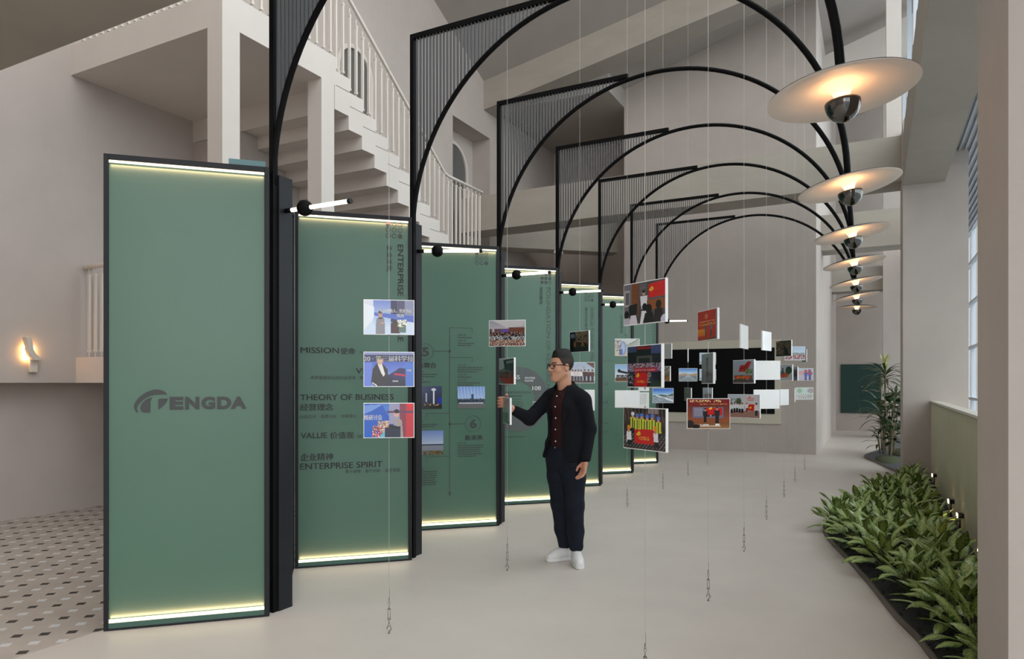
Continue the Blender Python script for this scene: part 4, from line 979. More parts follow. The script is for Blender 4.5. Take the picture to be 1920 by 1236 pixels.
ph('B', 744.5, 796, -79, 'green lawn photo the man grips with one hand', p_lawn())
ph('M', 621, 660.5, -56, 'turned brown photo of workers hanging above the man', p_M1())
ph('M', 680, 718, -4, 'photo of people in white and red behind the head of the man', p_M2())
ph('M', 733, 768, 0, 'white photo back almost hidden behind the shoulder of the man')
ph('G', 635, 668, 0, 'pale photo of a ribbed steel structure, left of the big group photo', p_steel(0))
ph('G', 683, 716.5, 0, 'photo of a large factory pipe under blue sky', p_steel(1))
ph('G', 731, 765.5, 0, 'blank pale photo back left of the road photo')
ph('N', 644.5, 673, -47, 'plain grey photo peeking out right of the big group photo', p_view(6))
ph('N', 686.5, 715.5, -59, 'brown beam photo peeking out right of the big group photo', p_view(3))
ph('N', 727, 757, 3, 'photo of a white curving road under blue sky', p_view(1))
ph('I', 654, 680.5, 76, 'edge-on white photo block before the black screen')
ph('I', 690, 716, 0, 'photo of brown hills above rails, before the black screen', p_view(0))
ph('I', 726.5, 752.5, -83, 'narrow turned grey photo under the hills photo', p_view(5))
ph('Q', 661, 684, 0, 'pale sky photo half hidden behind the turned grey photo', p_view(2))
ph('Q', 690, 716, 0, 'photo almost hidden behind the turned grey photo', p_view(2))
ph('Q', 726, 750, -72, 'pale photo of a few people above the handshake photo', p_view(4))
ph('C', 527.5, 608, -58, 'large photo of a man lecturing before a red flag', p_lecture())
ph('C', 647.5, 726.5, -67, 'large dark photo of a crowd behind a red flag', p_group())
ph('C', 766, 843, -57, 'large photo of a helmeted crew in yellow vests holding a red flag', p_helmets())
ph('D', 581.5, 638, -80, 'turned red photo of an award on stage', p_award())
ph('D', 663, 719, -91, 'turned grey photo above the handshake photo', p_grey())
ph('D', 747.5, 804, 2, 'photo of two people shaking hands before red screens', p_hand())
ph('E', 608, 656, 60, 'turned blank white photo back above the red gate photo')
ph('E', 675, 719, -72, 'photo of a giant red sculpture above a crowd', p_redgate())
ph('E', 740, 783.5, -43, 'photo of people in white taking an oath by a red flag', p_oath())
ph('F', 620.5, 659, 52, 'turned blank white photo back, highest of the white ones above the screen corner')
ph('F', 676, 713, 0, 'wide blank white photo back right of the red sculpture photo')
ph('F', 730, 767.5, 8, 'wide blank white photo back right of the oath photo')
ph('J', 638, 669, -72, 'dark photo of a dense crowd right of the black screen', p_dark_crowd())
ph('J', 684, 714, -66, 'photo of an orange machine in a yard', p_work(0))
ph('J', 729, 761, 48, 'turned blank white photo back right of the screen surround')
ph('K', 649.5, 676, -5, 'pale sky photo of a crowd with flags', p_flags())
ph('K', 687.5, 714.5, -96, 'narrow turned photo of two workers in dark red', p_work(1))
ph('K', 727, 754.5, 68, 'edge-on thin white block below the narrow worker photo')
ph('L', 655, 680, -100, 'grey edge of a turned photo just right of the flag crowd photo', p_view(6))
ph('L', 690.5, 714, 0, 'photo of two workers in blue overalls and red helmets', p_work(2))
ph('L', 726, 750.5, 0, 'very pale photo of a small group, lowest at the far right', p_work(3))
bpy.data.objects.remove(BOARD)

# the three pictures printed on the timeline panel
def p_tl(k):
    p = Pic((60, 70, 110), 50+k)
    if k == 0: p.G(0, 0, 1, 1, (40, 45, 70), (70, 80, 120)); p.R(.15, .2, .3, .9, (190, 200, 225)); p.R(.45, .3, .5, .7, (190, 190, 200)); p.R(.7, .2, .75, .85, (235, 235, 240)); p.E(.72, .85, .08, .06, (235, 235, 240)); p.R(.85, .2, 1, .5, (40, 60, 170)); p.R(0, .25, .2, .5, (60, 110, 210)); p.R(0, 0, 1, .18, (40, 35, 32)); p.N(.4, .15, .9, .24, [(210, 170, 110), (60, 50, 45)], .6, 3)
    if k == 1: p.G(0, .35, 1, 1, (185, 205, 235), (140, 170, 225)); [p.L(.12*i, 1, .12*i+.05, .4, .006, (215, 225, 240)) for i in range(9)]; p.R(0, .28, 1, .42, (70, 78, 92)); p.R(0, 0, 1, .22, (120, 120, 120)); p.R(.05, .22, .95, .26, (215, 215, 220)); p.R(.5, .35, .58, .65, (80, 95, 125)); p.N(0, .3, 1, .46, [(60, 65, 80), (100, 110, 130)], .5, 3)
    if k == 2: p.G(0, .45, 1, 1, (190, 200, 220), (130, 150, 205)); p.R(0, .38, 1, .42, (80, 85, 95)); p.G(0, 0, 1, .38, (130, 132, 145), (150, 152, 165)); p.N(.35, 0, 1, .18, [(110, 95, 40), (140, 110, 50), (70, 70, 35)], .9, 3)
    return p
tl_root = [o for o in bpy.data.objects if o.get('label') == PLAB[2]][0]
for k, (u0, u1, z0, z1) in enumerate(((0.03, 0.335, 1.235, 1.465), (0.50, 0.79, 1.235, 1.462), (0.03, 0.35, 0.765, 1.012))):
    o = bpy.data.objects.new('printed_picture', pic_mesh('printed_picture', p_tl(k), u1-u0, z1-z0)); COL.objects.link(o); o.parent = tl_root
    o.location = ((u0+u1)/2, -0.0338, (z0+z1)/2)

# ------------------------------------------------------------------ planting beds
def poly_bed(name, pts, z, m, kind='structure'):
    b = MB(); b.prism(pts, 0.0, z, 'z'); return tag(b.build(name, m), kind=kind)
def smooth_curve(pts, n=8):
    out = []
    P = [Vector(p) for p in pts]
    for i in range(len(P)-1):
        p0, p1, p2, p3 = P[max(i-1, 0)], P[i], P[i+1], P[min(i+2, len(P)-1)]
        for k in range(n):
            t = k/n
            out.append(0.5*((2*p1) + (p2-p0)*t + (2*p0-5*p1+4*p2-p3)*t*t + (3*p1-p0-3*p2+p3)*t**3))
    out.append(P[-1]); return [tuple(v) for v in out]
edge1 = smooth_curve([(0.55, 3.56), (0.38, 3.85), (0.27, 4.39), (0.22, 4.65), (0.115, 5.04), (-0.02, 5.69), (-0.17, 6.35), (-0.35, 7.06), (-0.45, 7.57), (-0.455, 7.9), (-0.40, 8.35), (-0.20, 9.2), (0.02, 10.2), (0.22, 11.3), (0.37, 12.38)])
edge2 = smooth_curve([(0.37, 13.0), (0.20, 13.8), (0.02, 14.7), (-0.16, 15.4), (-0.16, 15.9), (0.02, 16.8), (0.2, 18.0), (0.33, 19.8), (0.30, 21.2)])
def bed(edge, closing, m):
    b = MB(); b.prism(list(edge)+closing, 0.002, 0.03, 'z')
    return b
tag(bed(edge1, [(0.775, 12.38), (0.775, 3.56)], None).build('soil', M['soil']), 'black fine gravel filling the leafy floor bed', 'gravel', kind='stuff')
tag(bed(edge2, [(1.85, 21.2), (1.85, 13.65), (0.39, 13.65), (0.385, 13.0)], None).build('pebbles', M['pebble']), 'grey slate pebbles in the far planting bed', 'gravel', kind='stuff')
for e, lb in ((edge1, 'thin dark metal edging around the near leafy bed'), (edge2, 'thin dark metal edging around the far pebble bed')):
    k_ = MB()
    n_ = len(e)
    vs = []
    for i, (x, y) in enumerate(e):
        t = Vector(e[min(i+1, n_-1)]) - Vector(e[max(i-1, 0)]); t.normalize(); nn = Vector((-t.y, t.x))*0.006
        vs.append([k_.b.verts.new((x+sx*nn.x, y+sx*nn.y, z)) for sx, z in ((-1, 0), (-1, 0.045), (1, 0.045), (1, 0))])
    for a_, b_ in zip(vs, vs[1:]):
        for j in range(4): k_.b.faces.new((a_[j], a_[(j+1) % 4], b_[(j+1) % 4], b_[j]))
    k_.b.faces.new(vs[0]); k_.b.faces.new(vs[-1][::-1])
    tag(k_.build('bed_edging', M['kerb']), lb, 'edging')
ms = MB(); rnd = random.Random(5)
ms.ball((0.22, 15.1, 0.02), (0.22, 0.75, 0.07), 20); ms.ball((0.55, 16.6, 0.02), (0.3, 0.8, 0.10), 20)
tag(ms.build('moss_mound', M['moss']), 'olive moss mound on the pebbles of the far bed', 'moss', kind='stuff')
gv = MB()
for i in range(420):
    t = rnd.random(); e = edge1[int(4+rnd.random()*70)]
    x, y = e[0]+rnd.uniform(0.02, 0.3), e[1]+rnd.uniform(-.08, .08)
    r = rnd.uniform(0.006, 0.013)
    if x < 0.76: gv.ball((x, y, 0.03), (r, r*rnd.uniform(.7, 1.2), r*.7), 6)
tag(gv.build('gravel', M['soil']), 'loose black stones along the edging of the near bed', 'gravel', kind='stuff')

def leaf(bm, uvl, base, az, tilt, L, Wd, droop, fold=0.25, seg=7, wave=0.0, roll=0.0, pw=0.75):
    """one blade: base point, direction az, start tilt above the horizon, length, width"""
    p = Vector(base); th = tilt
    prev = None
    ds = L/seg
    side0 = Vector((-math.sin(az), math.cos(az), 0))
    for i in range(seg+1):
        t = i/seg
        w = Wd*(math.sin(PI*min(1, max(0.02, t**pw)))**0.85)*0.5 if i < seg else 0.0015
        d = Vector((math.cos(az)*math.cos(th), math.sin(az)*math.cos(th), math.sin(th)))
        side = (side0*math.cos(roll*t) + side0.cross(d)*math.sin(roll*t)).normalized(); up = side.cross(d)
        wv = wave*math.sin(t*9+az*3)
        row = [p + side*w + up*(-w*-fold + wv*w), p.copy(), p - side*w + up*(w*fold - wv*w)]
        vs = [bm.verts.new(v) for v in row]
        if prev:
            for a in range(2):
                f = bm.faces.new((prev[a], prev[a+1], vs[a+1], vs[a])); f.smooth = True
                us = [(a/2, (i-1)/seg), ((a+1)/2, (i-1)/seg), ((a+1)/2, t), (a/2, t)]
                for lp, u in zip(f.loops, us): lp[uvl].uv = u
        prev = vs
        p = p + d*ds; th -= droop/seg
def build_leafy(name, bm, m, parent):
    me = bpy.data.meshes.new(name); bm.to_mesh(me); bm.free(); me.materials.append(m)
    o = bpy.data.objects.new(name, me); COL.objects.link(o); o.parent = parent; return o
def aglaonema(seed):
    r = random.Random(seed)
    root = empty('leafy_plant', (0, 0, 0))
    bm = bmesh.new(); uvl = bm.loops.layers.uv.new('UV')
    sm = MB()
    n = r.randint(19, 24)
    for i in range(n):
        t = i/n
        az = i*2.4 + r.uniform(-.3, .3)
        el = math.radians(22 + 60*t + r.uniform(-12, 12))
        pl = r.uniform(0.08, 0.15) + 0.07*t
        tip = Vector((math.cos(az)*math.cos(el)*pl, math.sin(az)*math.cos(el)*pl, 0.02+math.sin(el)*pl))
        sm.tube([(0, 0, 0.0), tuple(tip*0.6+Vector((0, 0, 0.01))), tuple(tip)], [0.006, 0.004, 0.003], 5)
        leaf(bm, uvl, tip, az, el-0.10, r.uniform(0.15, 0.22), r.uniform(0.058, 0.082), r.uniform(0.3, 1.5), fold=r.uniform(.15, .4), wave=0.16, roll=r.uniform(-1.0, 1.0))
    build_leafy('foliage', bm, M['aglao'], root)
    sm.build('stems', M['stem'], root)
    return root
protos = [aglaonema(s) for s in range(6)]
used = [False]*6
def kerb_x(y):
    best = 9
    for (x0, y0), (x1, y1) in zip(edge1, edge1[1:]):
        if y0 <= y <= y1 and y1 > y0: best = x0+(x1-x0)*(y-y0)/(y1-y0)
    return best
pr = random.Random(11); spots = []
tries = 0
while tries < 6000:
    tries += 1
    y = pr.uniform(3.75, 12.2); kx = kerb_x(y)
    x = pr.uniform(kx+0.10, max(kx+0.12, 0.53))
    if y < 7.3 and x < kx + 0.17: continue
    if all((x-a)**2+(y-b)**2 > 0.225**2 for a, b in spots): spots.append((x, y))
for i, (x, y) in enumerate(spots):
    j = i % 6
    o = protos[j] if not used[j] else copy_tree(protos[j]); used[j] = True
    s = pr.uniform(0.85, 1.12)*(0.88 if y > 7 else 1.0)
    o.location = (x, y, 0.028); o.rotation_euler = (0, 0, pr.uniform(0, 6.28)); o.scale = (s, s, s)
    tag(o, 'variegated green leafy plant packed among others in the near floor bed', 'plant', 'variegated plants in the near floor bed')

def strap_plant(loc, h, seed, label, nl=46, young=True, L=0.55):
    r = random.Random(seed); root = empty('corn_plant', loc, 0, label, 'plant')
    cm = MB(); bm = bmesh.new(); uvl = bm.loops.layers.uv.new('UV'); by = bmesh.new(); uvy = by.loops.layers.uv.new('UV')
    for c, (dx, dy, hh) in enumerate(((0, 0, h*.80), (0.12, -0.1, h*.52), (-0.06, 0.12, h*.40))):
        top = Vector((dx*1.6, dy*1.6, hh))
        cm.tube([(dx, dy, 0), (dx*1.2, dy*1.3, hh*.5), tuple(top)], 0.018, 8)
        for i in range(nl if c == 0 else nl//2):
            t = i/(nl if c == 0 else nl//2)
            az = i*2.4+r.uniform(-.3, .3); el = math.radians(5+75*t)
            b0 = top + Vector((0, 0, (t-.6)*0.3))
            if c == 0 and t > .8 and young: leaf(by, uvy, b0, az, math.radians(80), L*.62, 0.06, 0.25, fold=.3, seg=8, pw=.9)
            else: leaf(bm, uvl, b0, az, el, L*r.uniform(.75, 1.05), 0.055, r.uniform(.9, 1.7), fold=.3, seg=8, pw=.85)
    cm.build('canes', M['cane'], root); build_leafy('foliage', bm, M['strap'], root)
    if young: build_leafy('young_leaves', by, M['young'], root)
    else: by.free()
def broad_plant(loc, h, seed, label, n=34, L=0.3, Wd=0.14):
    r = random.Random(seed); root = empty('rubber_plant', loc, 0, label, 'plant')
    cm = MB(); bm = bmesh.new(); uvl = bm.loops.layers.uv.new('UV')
    for c in range(4):
        dx, dy = r.uniform(-.12, .12), r.uniform(-.2, .2)
        top = Vector((dx*2.2, dy*2.0, h*r.uniform(.75, 1.0)))
        cm.tube([(dx*.5, dy*.5, 0), (dx, dy, h*.4), tuple(top)], [0.014, 0.011, 0.006], 6)
        for i in range(n//4+3):
            t = .42+.58*i/(n//4+3)
            p = Vector((dx*.5, dy*.5, 0)).lerp(top, t)
            az = i*2.4+c; el = r.uniform(-.1, .7)
            leaf(bm, uvl, p+Vector((math.cos(az), math.sin(az), .2))*0.05, az, el, L*r.uniform(.7, 1.1), Wd, r.uniform(.4, 1.2), fold=.15, seg=6)
    cm.build('stems', M['cane'], root); build_leafy('foliage', bm, M['broad'], root)
strap_plant((0.20, 17.0, 0.03), 2.05, 3, 'tall cane plant with a pale young leaf tuft, rising from the far bed', L=0.62)
broad_plant((0.30, 16.1, 0.03), 1.55, 4, 'broad dark leaved plant beside the tall cane plant', n=40)
broad_plant((0.24, 15.5, 0.03), 0.8, 6, 'low broad leaved plant at the foot of the cane plant', n=26, L=0.26, Wd=0.11)
strap_plant((0.16, 16.35, 0.03), 0.75, 8, 'small strap leaved plant between the far bed shrubs', nl=26, young=False, L=0.4)
broad_plant((0.62, 19.2, 0.03), 1.3, 9, 'slender shrub farthest back in the pebble bed', n=24)

for i, y in enumerate((11.3, 8.9, 8.0, 6.4)):
    o = empty('spike_light', (0.735, y, 0.03), 0, 'small box light glowing among the leaves at the parapet foot, ' + ['farthest one', 'second farthest one', 'third from the far end', 'nearest one'][i], 'lamp', 'bed lights along the parapet')
    MB().tube([(0, 0, 0), (0, 0, 0.16)], 0.008, 8).build('spike', M['black'], o)
    MB().box(-0.02, 0.03, -0.05, 0.05, 0.16, 0.20).build('head', M['black'], o)
    MB().box(-0.028, -0.0205, -0.045, 0.045, 0.163, 0.197).build('lens', M['spot'], o)

# ------------------------------------------------------------------ the standing man
class Field:
    """a distance field on a grid, turned into one smooth surface"""
    def __init__(s, lo, hi, h):
        s.lo = np.array(lo, float); s.h = h
        s.n = np.ceil((np.array(hi)-s.lo)/h).astype(int)+1
        s.a = np.full(s.n, 1.0, np.float32)
    def sub(s, lo, hi):
        i0 = np.clip(np.floor((np.array(lo)-s.lo)/s.h).astype(int), 0, s.n); i1 = np.clip(np.ceil((np.array(hi)-s.lo)/s.h).astype(int)+1, 0, s.n)
        ax = [(s.lo[k]+s.h*np.arange(i0[k], i1[k])).astype(np.float32) for k in range(3)]
        return tuple(slice(i0[k], i1[k]) for k in range(3)), np.meshgrid(*ax, indexing='ij')
    def mix(s, sl, d, k, op):
        a = s.a[sl]
        if op == 'add':
            hh = np.maximum(k-np.abs(a-d), 0)/k if k > 0 else 0
            s.a[sl] = np.minimum(a, d) - hh*hh*k*0.25
        else:
            d = -d; hh = np.maximum(k-np.abs(a-d), 0)/k if k > 0 else 0
            s.a[sl] = np.maximum(a, d) + hh*hh*k*0.25
    def cap(s, a, b, ra, rb=None, k=0.015, op='add', flat=None):
        """tapering limb; flat=(axis, f) squeezes it along an axis by f"""
        rb = ra if rb is None else rb
        a, b = np.array(a, float), np.array(b, float); R = max(ra, rb)+k+0.03
        sl, (X, Y, Z) = s.sub(np.minimum(a, b)-R, np.maximum(a, b)+R)
        if X.size == 0: return s
        P = np.stack([X-a[0], Y-a[1], Z-a[2]], -1); ab = b-a
        if flat is not None:
            ax = np.array(flat[0], float); ax /= np.linalg.norm(ax); f = flat[1]
            P = P + (P@ax)[..., None]*ax*(1/f-1); ab = ab + (ab@ax)*ax*(1/f-1)
        t = np.clip((P@ab)/max(ab@ab, 1e-9), 0, 1)
        d = np.linalg.norm(P-t[..., None]*ab, axis=-1)-(ra+(rb-ra)*t)
        s.mix(sl, d.astype(np.float32), k, op); return s
    def chain(s, pts, rs, k=0.02, flat=None):
        for i in range(len(pts)-1): s.cap(pts[i], pts[i+1], rs[i], rs[i+1], k, flat=flat)
        return s
    def ell(s, c, r, R=None, k=0.015, op='add'):
        c = np.array(c, float); r = np.array(r, float); m = max(r)+k+0.03
        sl, (X, Y, Z) = s.sub(c-m, c+m)
        P = np.stack([X-c[0], Y-c[1], Z-c[2]], -1)
        if R is not None: P = P@np.array(R).T
        q = np.linalg.norm(P/r, axis=-1); q2 = np.linalg.norm(P/(r*r), axis=-1)+1e-9
        s.mix(sl, (q*(q-1)/q2).astype(np.float32), k, op); return s
    def func(s, lo, hi, fn, k=0.004, op='sub'):
        sl, (X, Y, Z) = s.sub(lo, hi)
        s.mix(sl, fn(X, Y, Z).astype(np.float32), k, op); return s
    def mesh(s, name, mats, parent, smooth=2):
        a = s.a; ins = a < 0
        c = [ins[i:a.shape[0]-1+i, j:a.shape[1]-1+j, k:a.shape[2]-1+k] for i in (0, 1) for j in (0, 1) for k in (0, 1)]
        al = c[0].copy(); an = c[0].copy()
        for q in c[1:]: al &= q; an |= q
        act = np.argwhere(an & ~al)
        idx = np.full([d-1 for d in a.shape], -1, np.int64); idx[tuple(act.T)] = np.arange(len(act))
        pos = np.zeros((len(act), 3)); cnt = np.zeros(len(act))
        cor = [np.array((i, j, k)) for i in (0, 1) for j in (0, 1) for k in (0, 1)]
        for u in range(8):
            for v in range(u+1, 8):
                if np.abs(cor[u]-cor[v]).sum() != 1: continue
                va = a[tuple((act+cor[u]).T)]; vb = a[tuple((act+cor[v]).T)]
                m = (va < 0) != (vb < 0); t = np.where(m, va/np.where(m, va-vb, 1), 0)
                pos[m] += (cor[u]+(cor[v]-cor[u])*t[:, None])[m]; cnt[m] += 1
        V = s.lo+(act+pos/cnt[:, None])*s.h
        F = []
        for ax in range(3):
            o1, o2 = [np.eye(3, dtype=int)[(ax+1) % 3], np.eye(3, dtype=int)[(ax+2) % 3]]
            sh = list(a.shape); sh[ax] -= 1
            A = np.take(ins, range(0, a.shape[ax]-1), ax); B = np.take(ins, range(1, a.shape[ax]), ax)
            e = np.argwhere(A != B)
            e = e[(e[:, (ax+1) % 3] > 0) & (e[:, (ax+2) % 3] > 0) & (e[:, (ax+1) % 3] < a.shape[(ax+1) % 3]-1) & (e[:, (ax+2) % 3] < a.shape[(ax+2) % 3]-1)]
            q = np.stack([idx[tuple((e-o1-o2).T)], idx[tuple((e-o2).T)], idx[tuple(e.T)], idx[tuple((e-o1).T)]], 1)
            fl = B[tuple(e.T)]
            q[fl] = q[fl][:, ::-1]; F.append(q)
        F = np.concatenate(F); F = F[(F >= 0).all(1)]
        for _ in range(smooth):
            acc = np.zeros_like(V); n = np.zeros(len(V))
            for i, j in ((0, 1), (1, 2), (2, 3), (3, 0)):
                np.add.at(acc, F[:, i], V[F[:, j]]); np.add.at(acc, F[:, j], V[F[:, i]]); np.add.at(n, F[:, i], 1); np.add.at(n, F[:, j], 1)
            V = V*0.5+acc/np.maximum(n, 1)[:, None]*0.5
        me = bpy.data.meshes.new(name)
        me.vertices.add(len(V)); me.vertices.foreach_set('co', V.ravel())
        me.loops.add(F.size); me.loops.foreach_set('vertex_index', F.ravel().astype(np.int32))
        me.polygons.add(len(F)); me.polygons.foreach_set('loop_start', np.arange(0, F.size, 4)); me.polygons.foreach_set('loop_total', np.full(len(F), 4)); me.polygons.foreach_set('use_smooth', np.ones(len(F), bool))
        me.update(calc_edges=True)
        for m in (mats if isinstance(mats, (list, tuple)) else [mats]): me.materials.append(m)
        o = bpy.data.objects.new(name, me); COL.objects.link(o); o.parent = parent
        return o, V
def color_verts(o, cols):
    ca = o.data.color_attributes.new('Col', 'FLOAT_COLOR', 'POINT')
    ca.data.foreach_set('color', np.concatenate([cols, np.ones((len(cols), 1))], 1).astype(np.float32).ravel())

M['skin'] = attr_mat('skin', 0.5, 0.4)
M['hair'] = attr_mat('hair', 0.6, 0.3)
M['navy'] = mat('navy_wool', (0.0055, 0.0062, 0.0095), 0.85, mottle=0.15, mscale=20, bump=0.25, bscale=260, spec=0.2)
M['denim'] = mat('dark_denim', (0.009, 0.0125, 0.022), 0.8, mottle=0.25, mscale=14, bump=0.2, bscale=200, spec=0.2)
M['burgundy'] = mat('burgundy_cotton', (0.028, 0.006, 0.007), 0.8, mottle=0.1, mscale=18, spec=0.25)
M['button'] = mat('button_white', (0.8, 0.8, 0.78), 0.3)
M['shoe'] = mat('white_leather', (0.72, 0.72, 0.72), 0.45)
M['lens'] = M['glass']

def fpt(px, d): return ((px-960)/1300*d)
PD = 5.67; PX0 = fpt(1065, PD)
px_, py_ = PX0*math.cos(THETA)-PD*math.sin(THETA), PD*math.cos(THETA)+PX0*math.sin(THETA)
man = empty('person', (px_, py_, 0), THETA, 'man in navy blazer, burgundy shirt, glasses and white sneakers holding a hanging photo', 'person')
a45 = math.radians(45)
Fw = np.array((-math.sin(a45), -math.cos(a45), 0)); Rt = np.array((-math.cos(a45), math.sin(a45), 0))   # his front, his right
def T(r, f, z, c=(-0.005, 0.07)): return np.array((c[0], c[1], 0)) + Rt*r + Fw*f + np.array((0, 0, z))
psi = math.radians(64)
HF = np.array((-math.sin(psi), -math.cos(psi), -0.02)); HL = np.array((math.cos(psi), -math.sin(psi), 0)); HU = np.array((0, 0, 1.0))
HC = np.array((-0.055, 0.045, 1.622))
def Hd(f, l, u): return HC + HF*f + HL*l + HU*u
HR_ = np.stack([HF, HL, HU])
# joints
hipR, hipL = np.array((-0.075, 0.135, 0.90)), np.array((0.045, 0.03, 0.90))
kneR, kneL = np.array((-0.055, 0.15, 0.49)), np.array((0.058, 0.03, 0.49))
ankR, ankL = np.array((-0.008, 0.20, 0.09)), np.array((0.075, 0.09, 0.09))
shR, shL = np.array((-0.138, 0.19, 1.372)), np.array((0.118, -0.05, 1.365))
elR, wrR = np.array((-0.312, 0.13, 1.20)), np.array((-0.462, 0.045, 1.285))
elL, wrL = np.array((0.172, -0.035, 1.125)), np.array((0.132, -0.095, 0.875))
neck = np.array((-0.016, 0.072, 1.455))

B = Field((-0.66, -0.22, 0.02), (0.26, 0.38, 1.80), 0.0042)
# hidden trunk and limbs, slimmer than the clothes
B.chain([T(0, 0, 0.95), T(0, 0, 1.15), T(0, 0, 1.33)], [0.10, 0.10, 0.11], flat=(Fw, 0.7))
for s_, e_, w_ in ((shR, elR, wrR), (shL, elL, wrL)): B.cap(neck-(0, 0, .06), s_, 0.05, 0.042, k=.03); B.chain([s_, e_, w_], [0.038, 0.034, 0.027])
for h_, k_, a_ in ((hipR, kneR, ankR), (hipL, kneL, ankL)): B.chain([h_+(0, 0, .04), k_, a_], [0.07, 0.048, 0.034], k=.03); B.cap(a_, a_+np.array((0, 0, -.04)), 0.03, .026)
# neck
B.cap(neck+(0, 0.005, -0.05), Hd(-0.025, 0, -0.05), 0.062, 0.056, k=.03)
# head
B.ell(Hd(-0.012, 0, 0.050), (0.094, 0.076, 0.094), HR_, k=.02)
B.ell(Hd(0.022, 0, 0.005), (0.070, 0.066, 0.090), HR_, k=.02)
B.cap(Hd(-0.005, .048, -.045), Hd(.055, .018, -.092), .022, .020, k=.03); B.cap(Hd(-0.005, -.048, -.045), Hd(.055, -.018, -.092), .022, .020, k=.03)
B.ell(Hd(.066, 0, -.092), (.022, .026, .020), HR_, k=.02)
B.ell(Hd(.050, 0, -.052), (.042, .044, .040), HR_, k=.02)
for q in (1, -1):
    B.ell(Hd(.056, .036*q, -.016), (.026, .028, .026), HR_, k=.02)
    B.cap(Hd(.082, .012*q, .034), Hd(.066, .046*q, .034), .010, .010, k=.012)
    B.ell(Hd(.082, .031*q, .014), (.012, .016, .010), HR_, k=.006, op='sub')
    B.ell(Hd(.070, .031*q, .015), (.016, .017, .012), HR_, k=.006)
    ear = HR_
    B.ell(Hd(-.012, .079*q, .000), (.020, .011, .032), HR_, k=.008)
    B.ell(Hd(-.006, .090*q, .006), (.010, .008, .017), HR_, k=.004, op='sub')
B.cap(Hd(.086, 0, .028), Hd(.110, 0, -.014), .0085, .0115, k=.010)
B.cap(Hd(.097, .013, -.020), Hd(.097, -.013, -.020), .0085, .0085, k=.006)
B.cap(Hd(.086, .018, -.049), Hd(.086, -.018, -.049), .0065, .0065, k=.008)
B.cap(Hd(.084, .014, -.061), Hd(.084, -.014, -.061), .0065, .0065, k=.008)
# left hand, hanging, fingers relaxed
dn = np.array((-0.22, -0.10, -1.0)); dn /= np.linalg.norm(dn)
acr = np.array((0.62, -0.70, 0.0)); acr = acr-dn*(acr@dn); acr /= np.linalg.norm(acr)      # towards the little finger... across the palm
cur = np.cross(acr, dn); cur /= np.linalg.norm(cur)
if cur[0] > 0: cur = -cur
cur = np.array((-0.75, -0.35, -0.1)); cur = cur-dn*(cur@dn); cur /= np.linalg.norm(cur)
acr = np.cross(dn, cur)
if acr[1] > 0: acr = -acr
pl = wrL+dn*0.055
B.cap(wrL, pl, 0.026, 0.030, k=.02, flat=(cur, .62))
for i in range(4):
    o = (i-1.5)*0.0205
    B.cap(wrL+dn*0.03+acr*o*.6, wrL+dn*0.093+acr*o, .013, .0105, k=.012)
    base = wrL+dn*0.093+acr*o; L1 = (.040, .045, .042, .032)[i]
    d1 = dn*.95+cur*.35; d2 = dn*.72+cur*.75; d1 /= np.linalg.norm(d1); d2 /= np.linalg.norm(d2)
    m1 = base+d1*L1; m2 = m1+d2*L1*.72
    B.cap(base, m1, .0100, .0090, k=.003); B.cap(m1, m2, .0090, .0075, k=.003)
tb = wrL+dn*0.028-acr*0.020+cur*0.010
B.cap(tb, tb+dn*.035-acr*.016+cur*.022, .014, .011, k=.012); B.cap(tb+dn*.035-acr*.016+cur*.022, tb+dn*.066-acr*.014+cur*.030, .0105, .0085, k=.003)
# right hand, gripping the far edge of the photo, fingers stacked one over another
pr_ = np.array((-0.512, 0.062, 1.335))
B.cap(wrR, pr_, 0.026, 0.030, k=.02)
B.cap(pr_+(0, 0, .026), pr_+(-.004, 0, -.030), 0.016, 0.015, k=.02)
for i in range(4):
    z = 1.375-0.0235*i
    k0 = np.array((-0.520, 0.062, z)); k1 = np.array((-0.553-(.004 if i in (1, 2) else 0), 0.050, z+.002)); k2 = np.array((-0.568-(.003 if i in (1, 2) else 0), 0.020, z+.001)); k3 = np.array((-0.556, -0.002, z-.001))
    B.cap(k0, k1, .0115, .0105, k=.008); B.cap(k1, k2, .0105, .0095, k=.003); B.cap(k2, k3, .0095, .008, k=.003)
B.cap((-0.505, 0.055, 1.37), (-0.500, 0.015, 1.40), .013, .011, k=.012); B.cap((-0.500, 0.015, 1.40), (-0.506, -0.018, 1.405), .0105, .0085, k=.003)
body, V = B.mesh('body', M['skin'], man, smooth=1)
skin = np.array(lin((196, 146, 120)))
cols = np.tile(skin, (len(V), 1))
rel = (V-HC)@HR_.T
lipm = (rel[:, 0] > .086) & (np.abs(rel[:, 1]) < .022) & (rel[:, 2] < -.044) & (rel[:, 2] > -.064); cols[lipm] = lin((180, 118, 104))
brow = (rel[:, 0] > .045) & (np.abs(np.abs(rel[:, 1])-.031) < .022) & (np.abs(rel[:, 2]-.040) < .0055); cols[brow] = lin((48, 36, 32))
hand = (V[:, 2] < 1.0) | (V[:, 0] < -0.46); cols[hand] = lin((200, 142, 118))
eye = (rel[:, 0] > .05) & (np.abs(np.abs(rel[:, 1])-.031) < .013) & (np.abs(rel[:, 2]-.015) < .0045); cols[eye] = lin((60, 42, 38))
color_verts(body, cols)

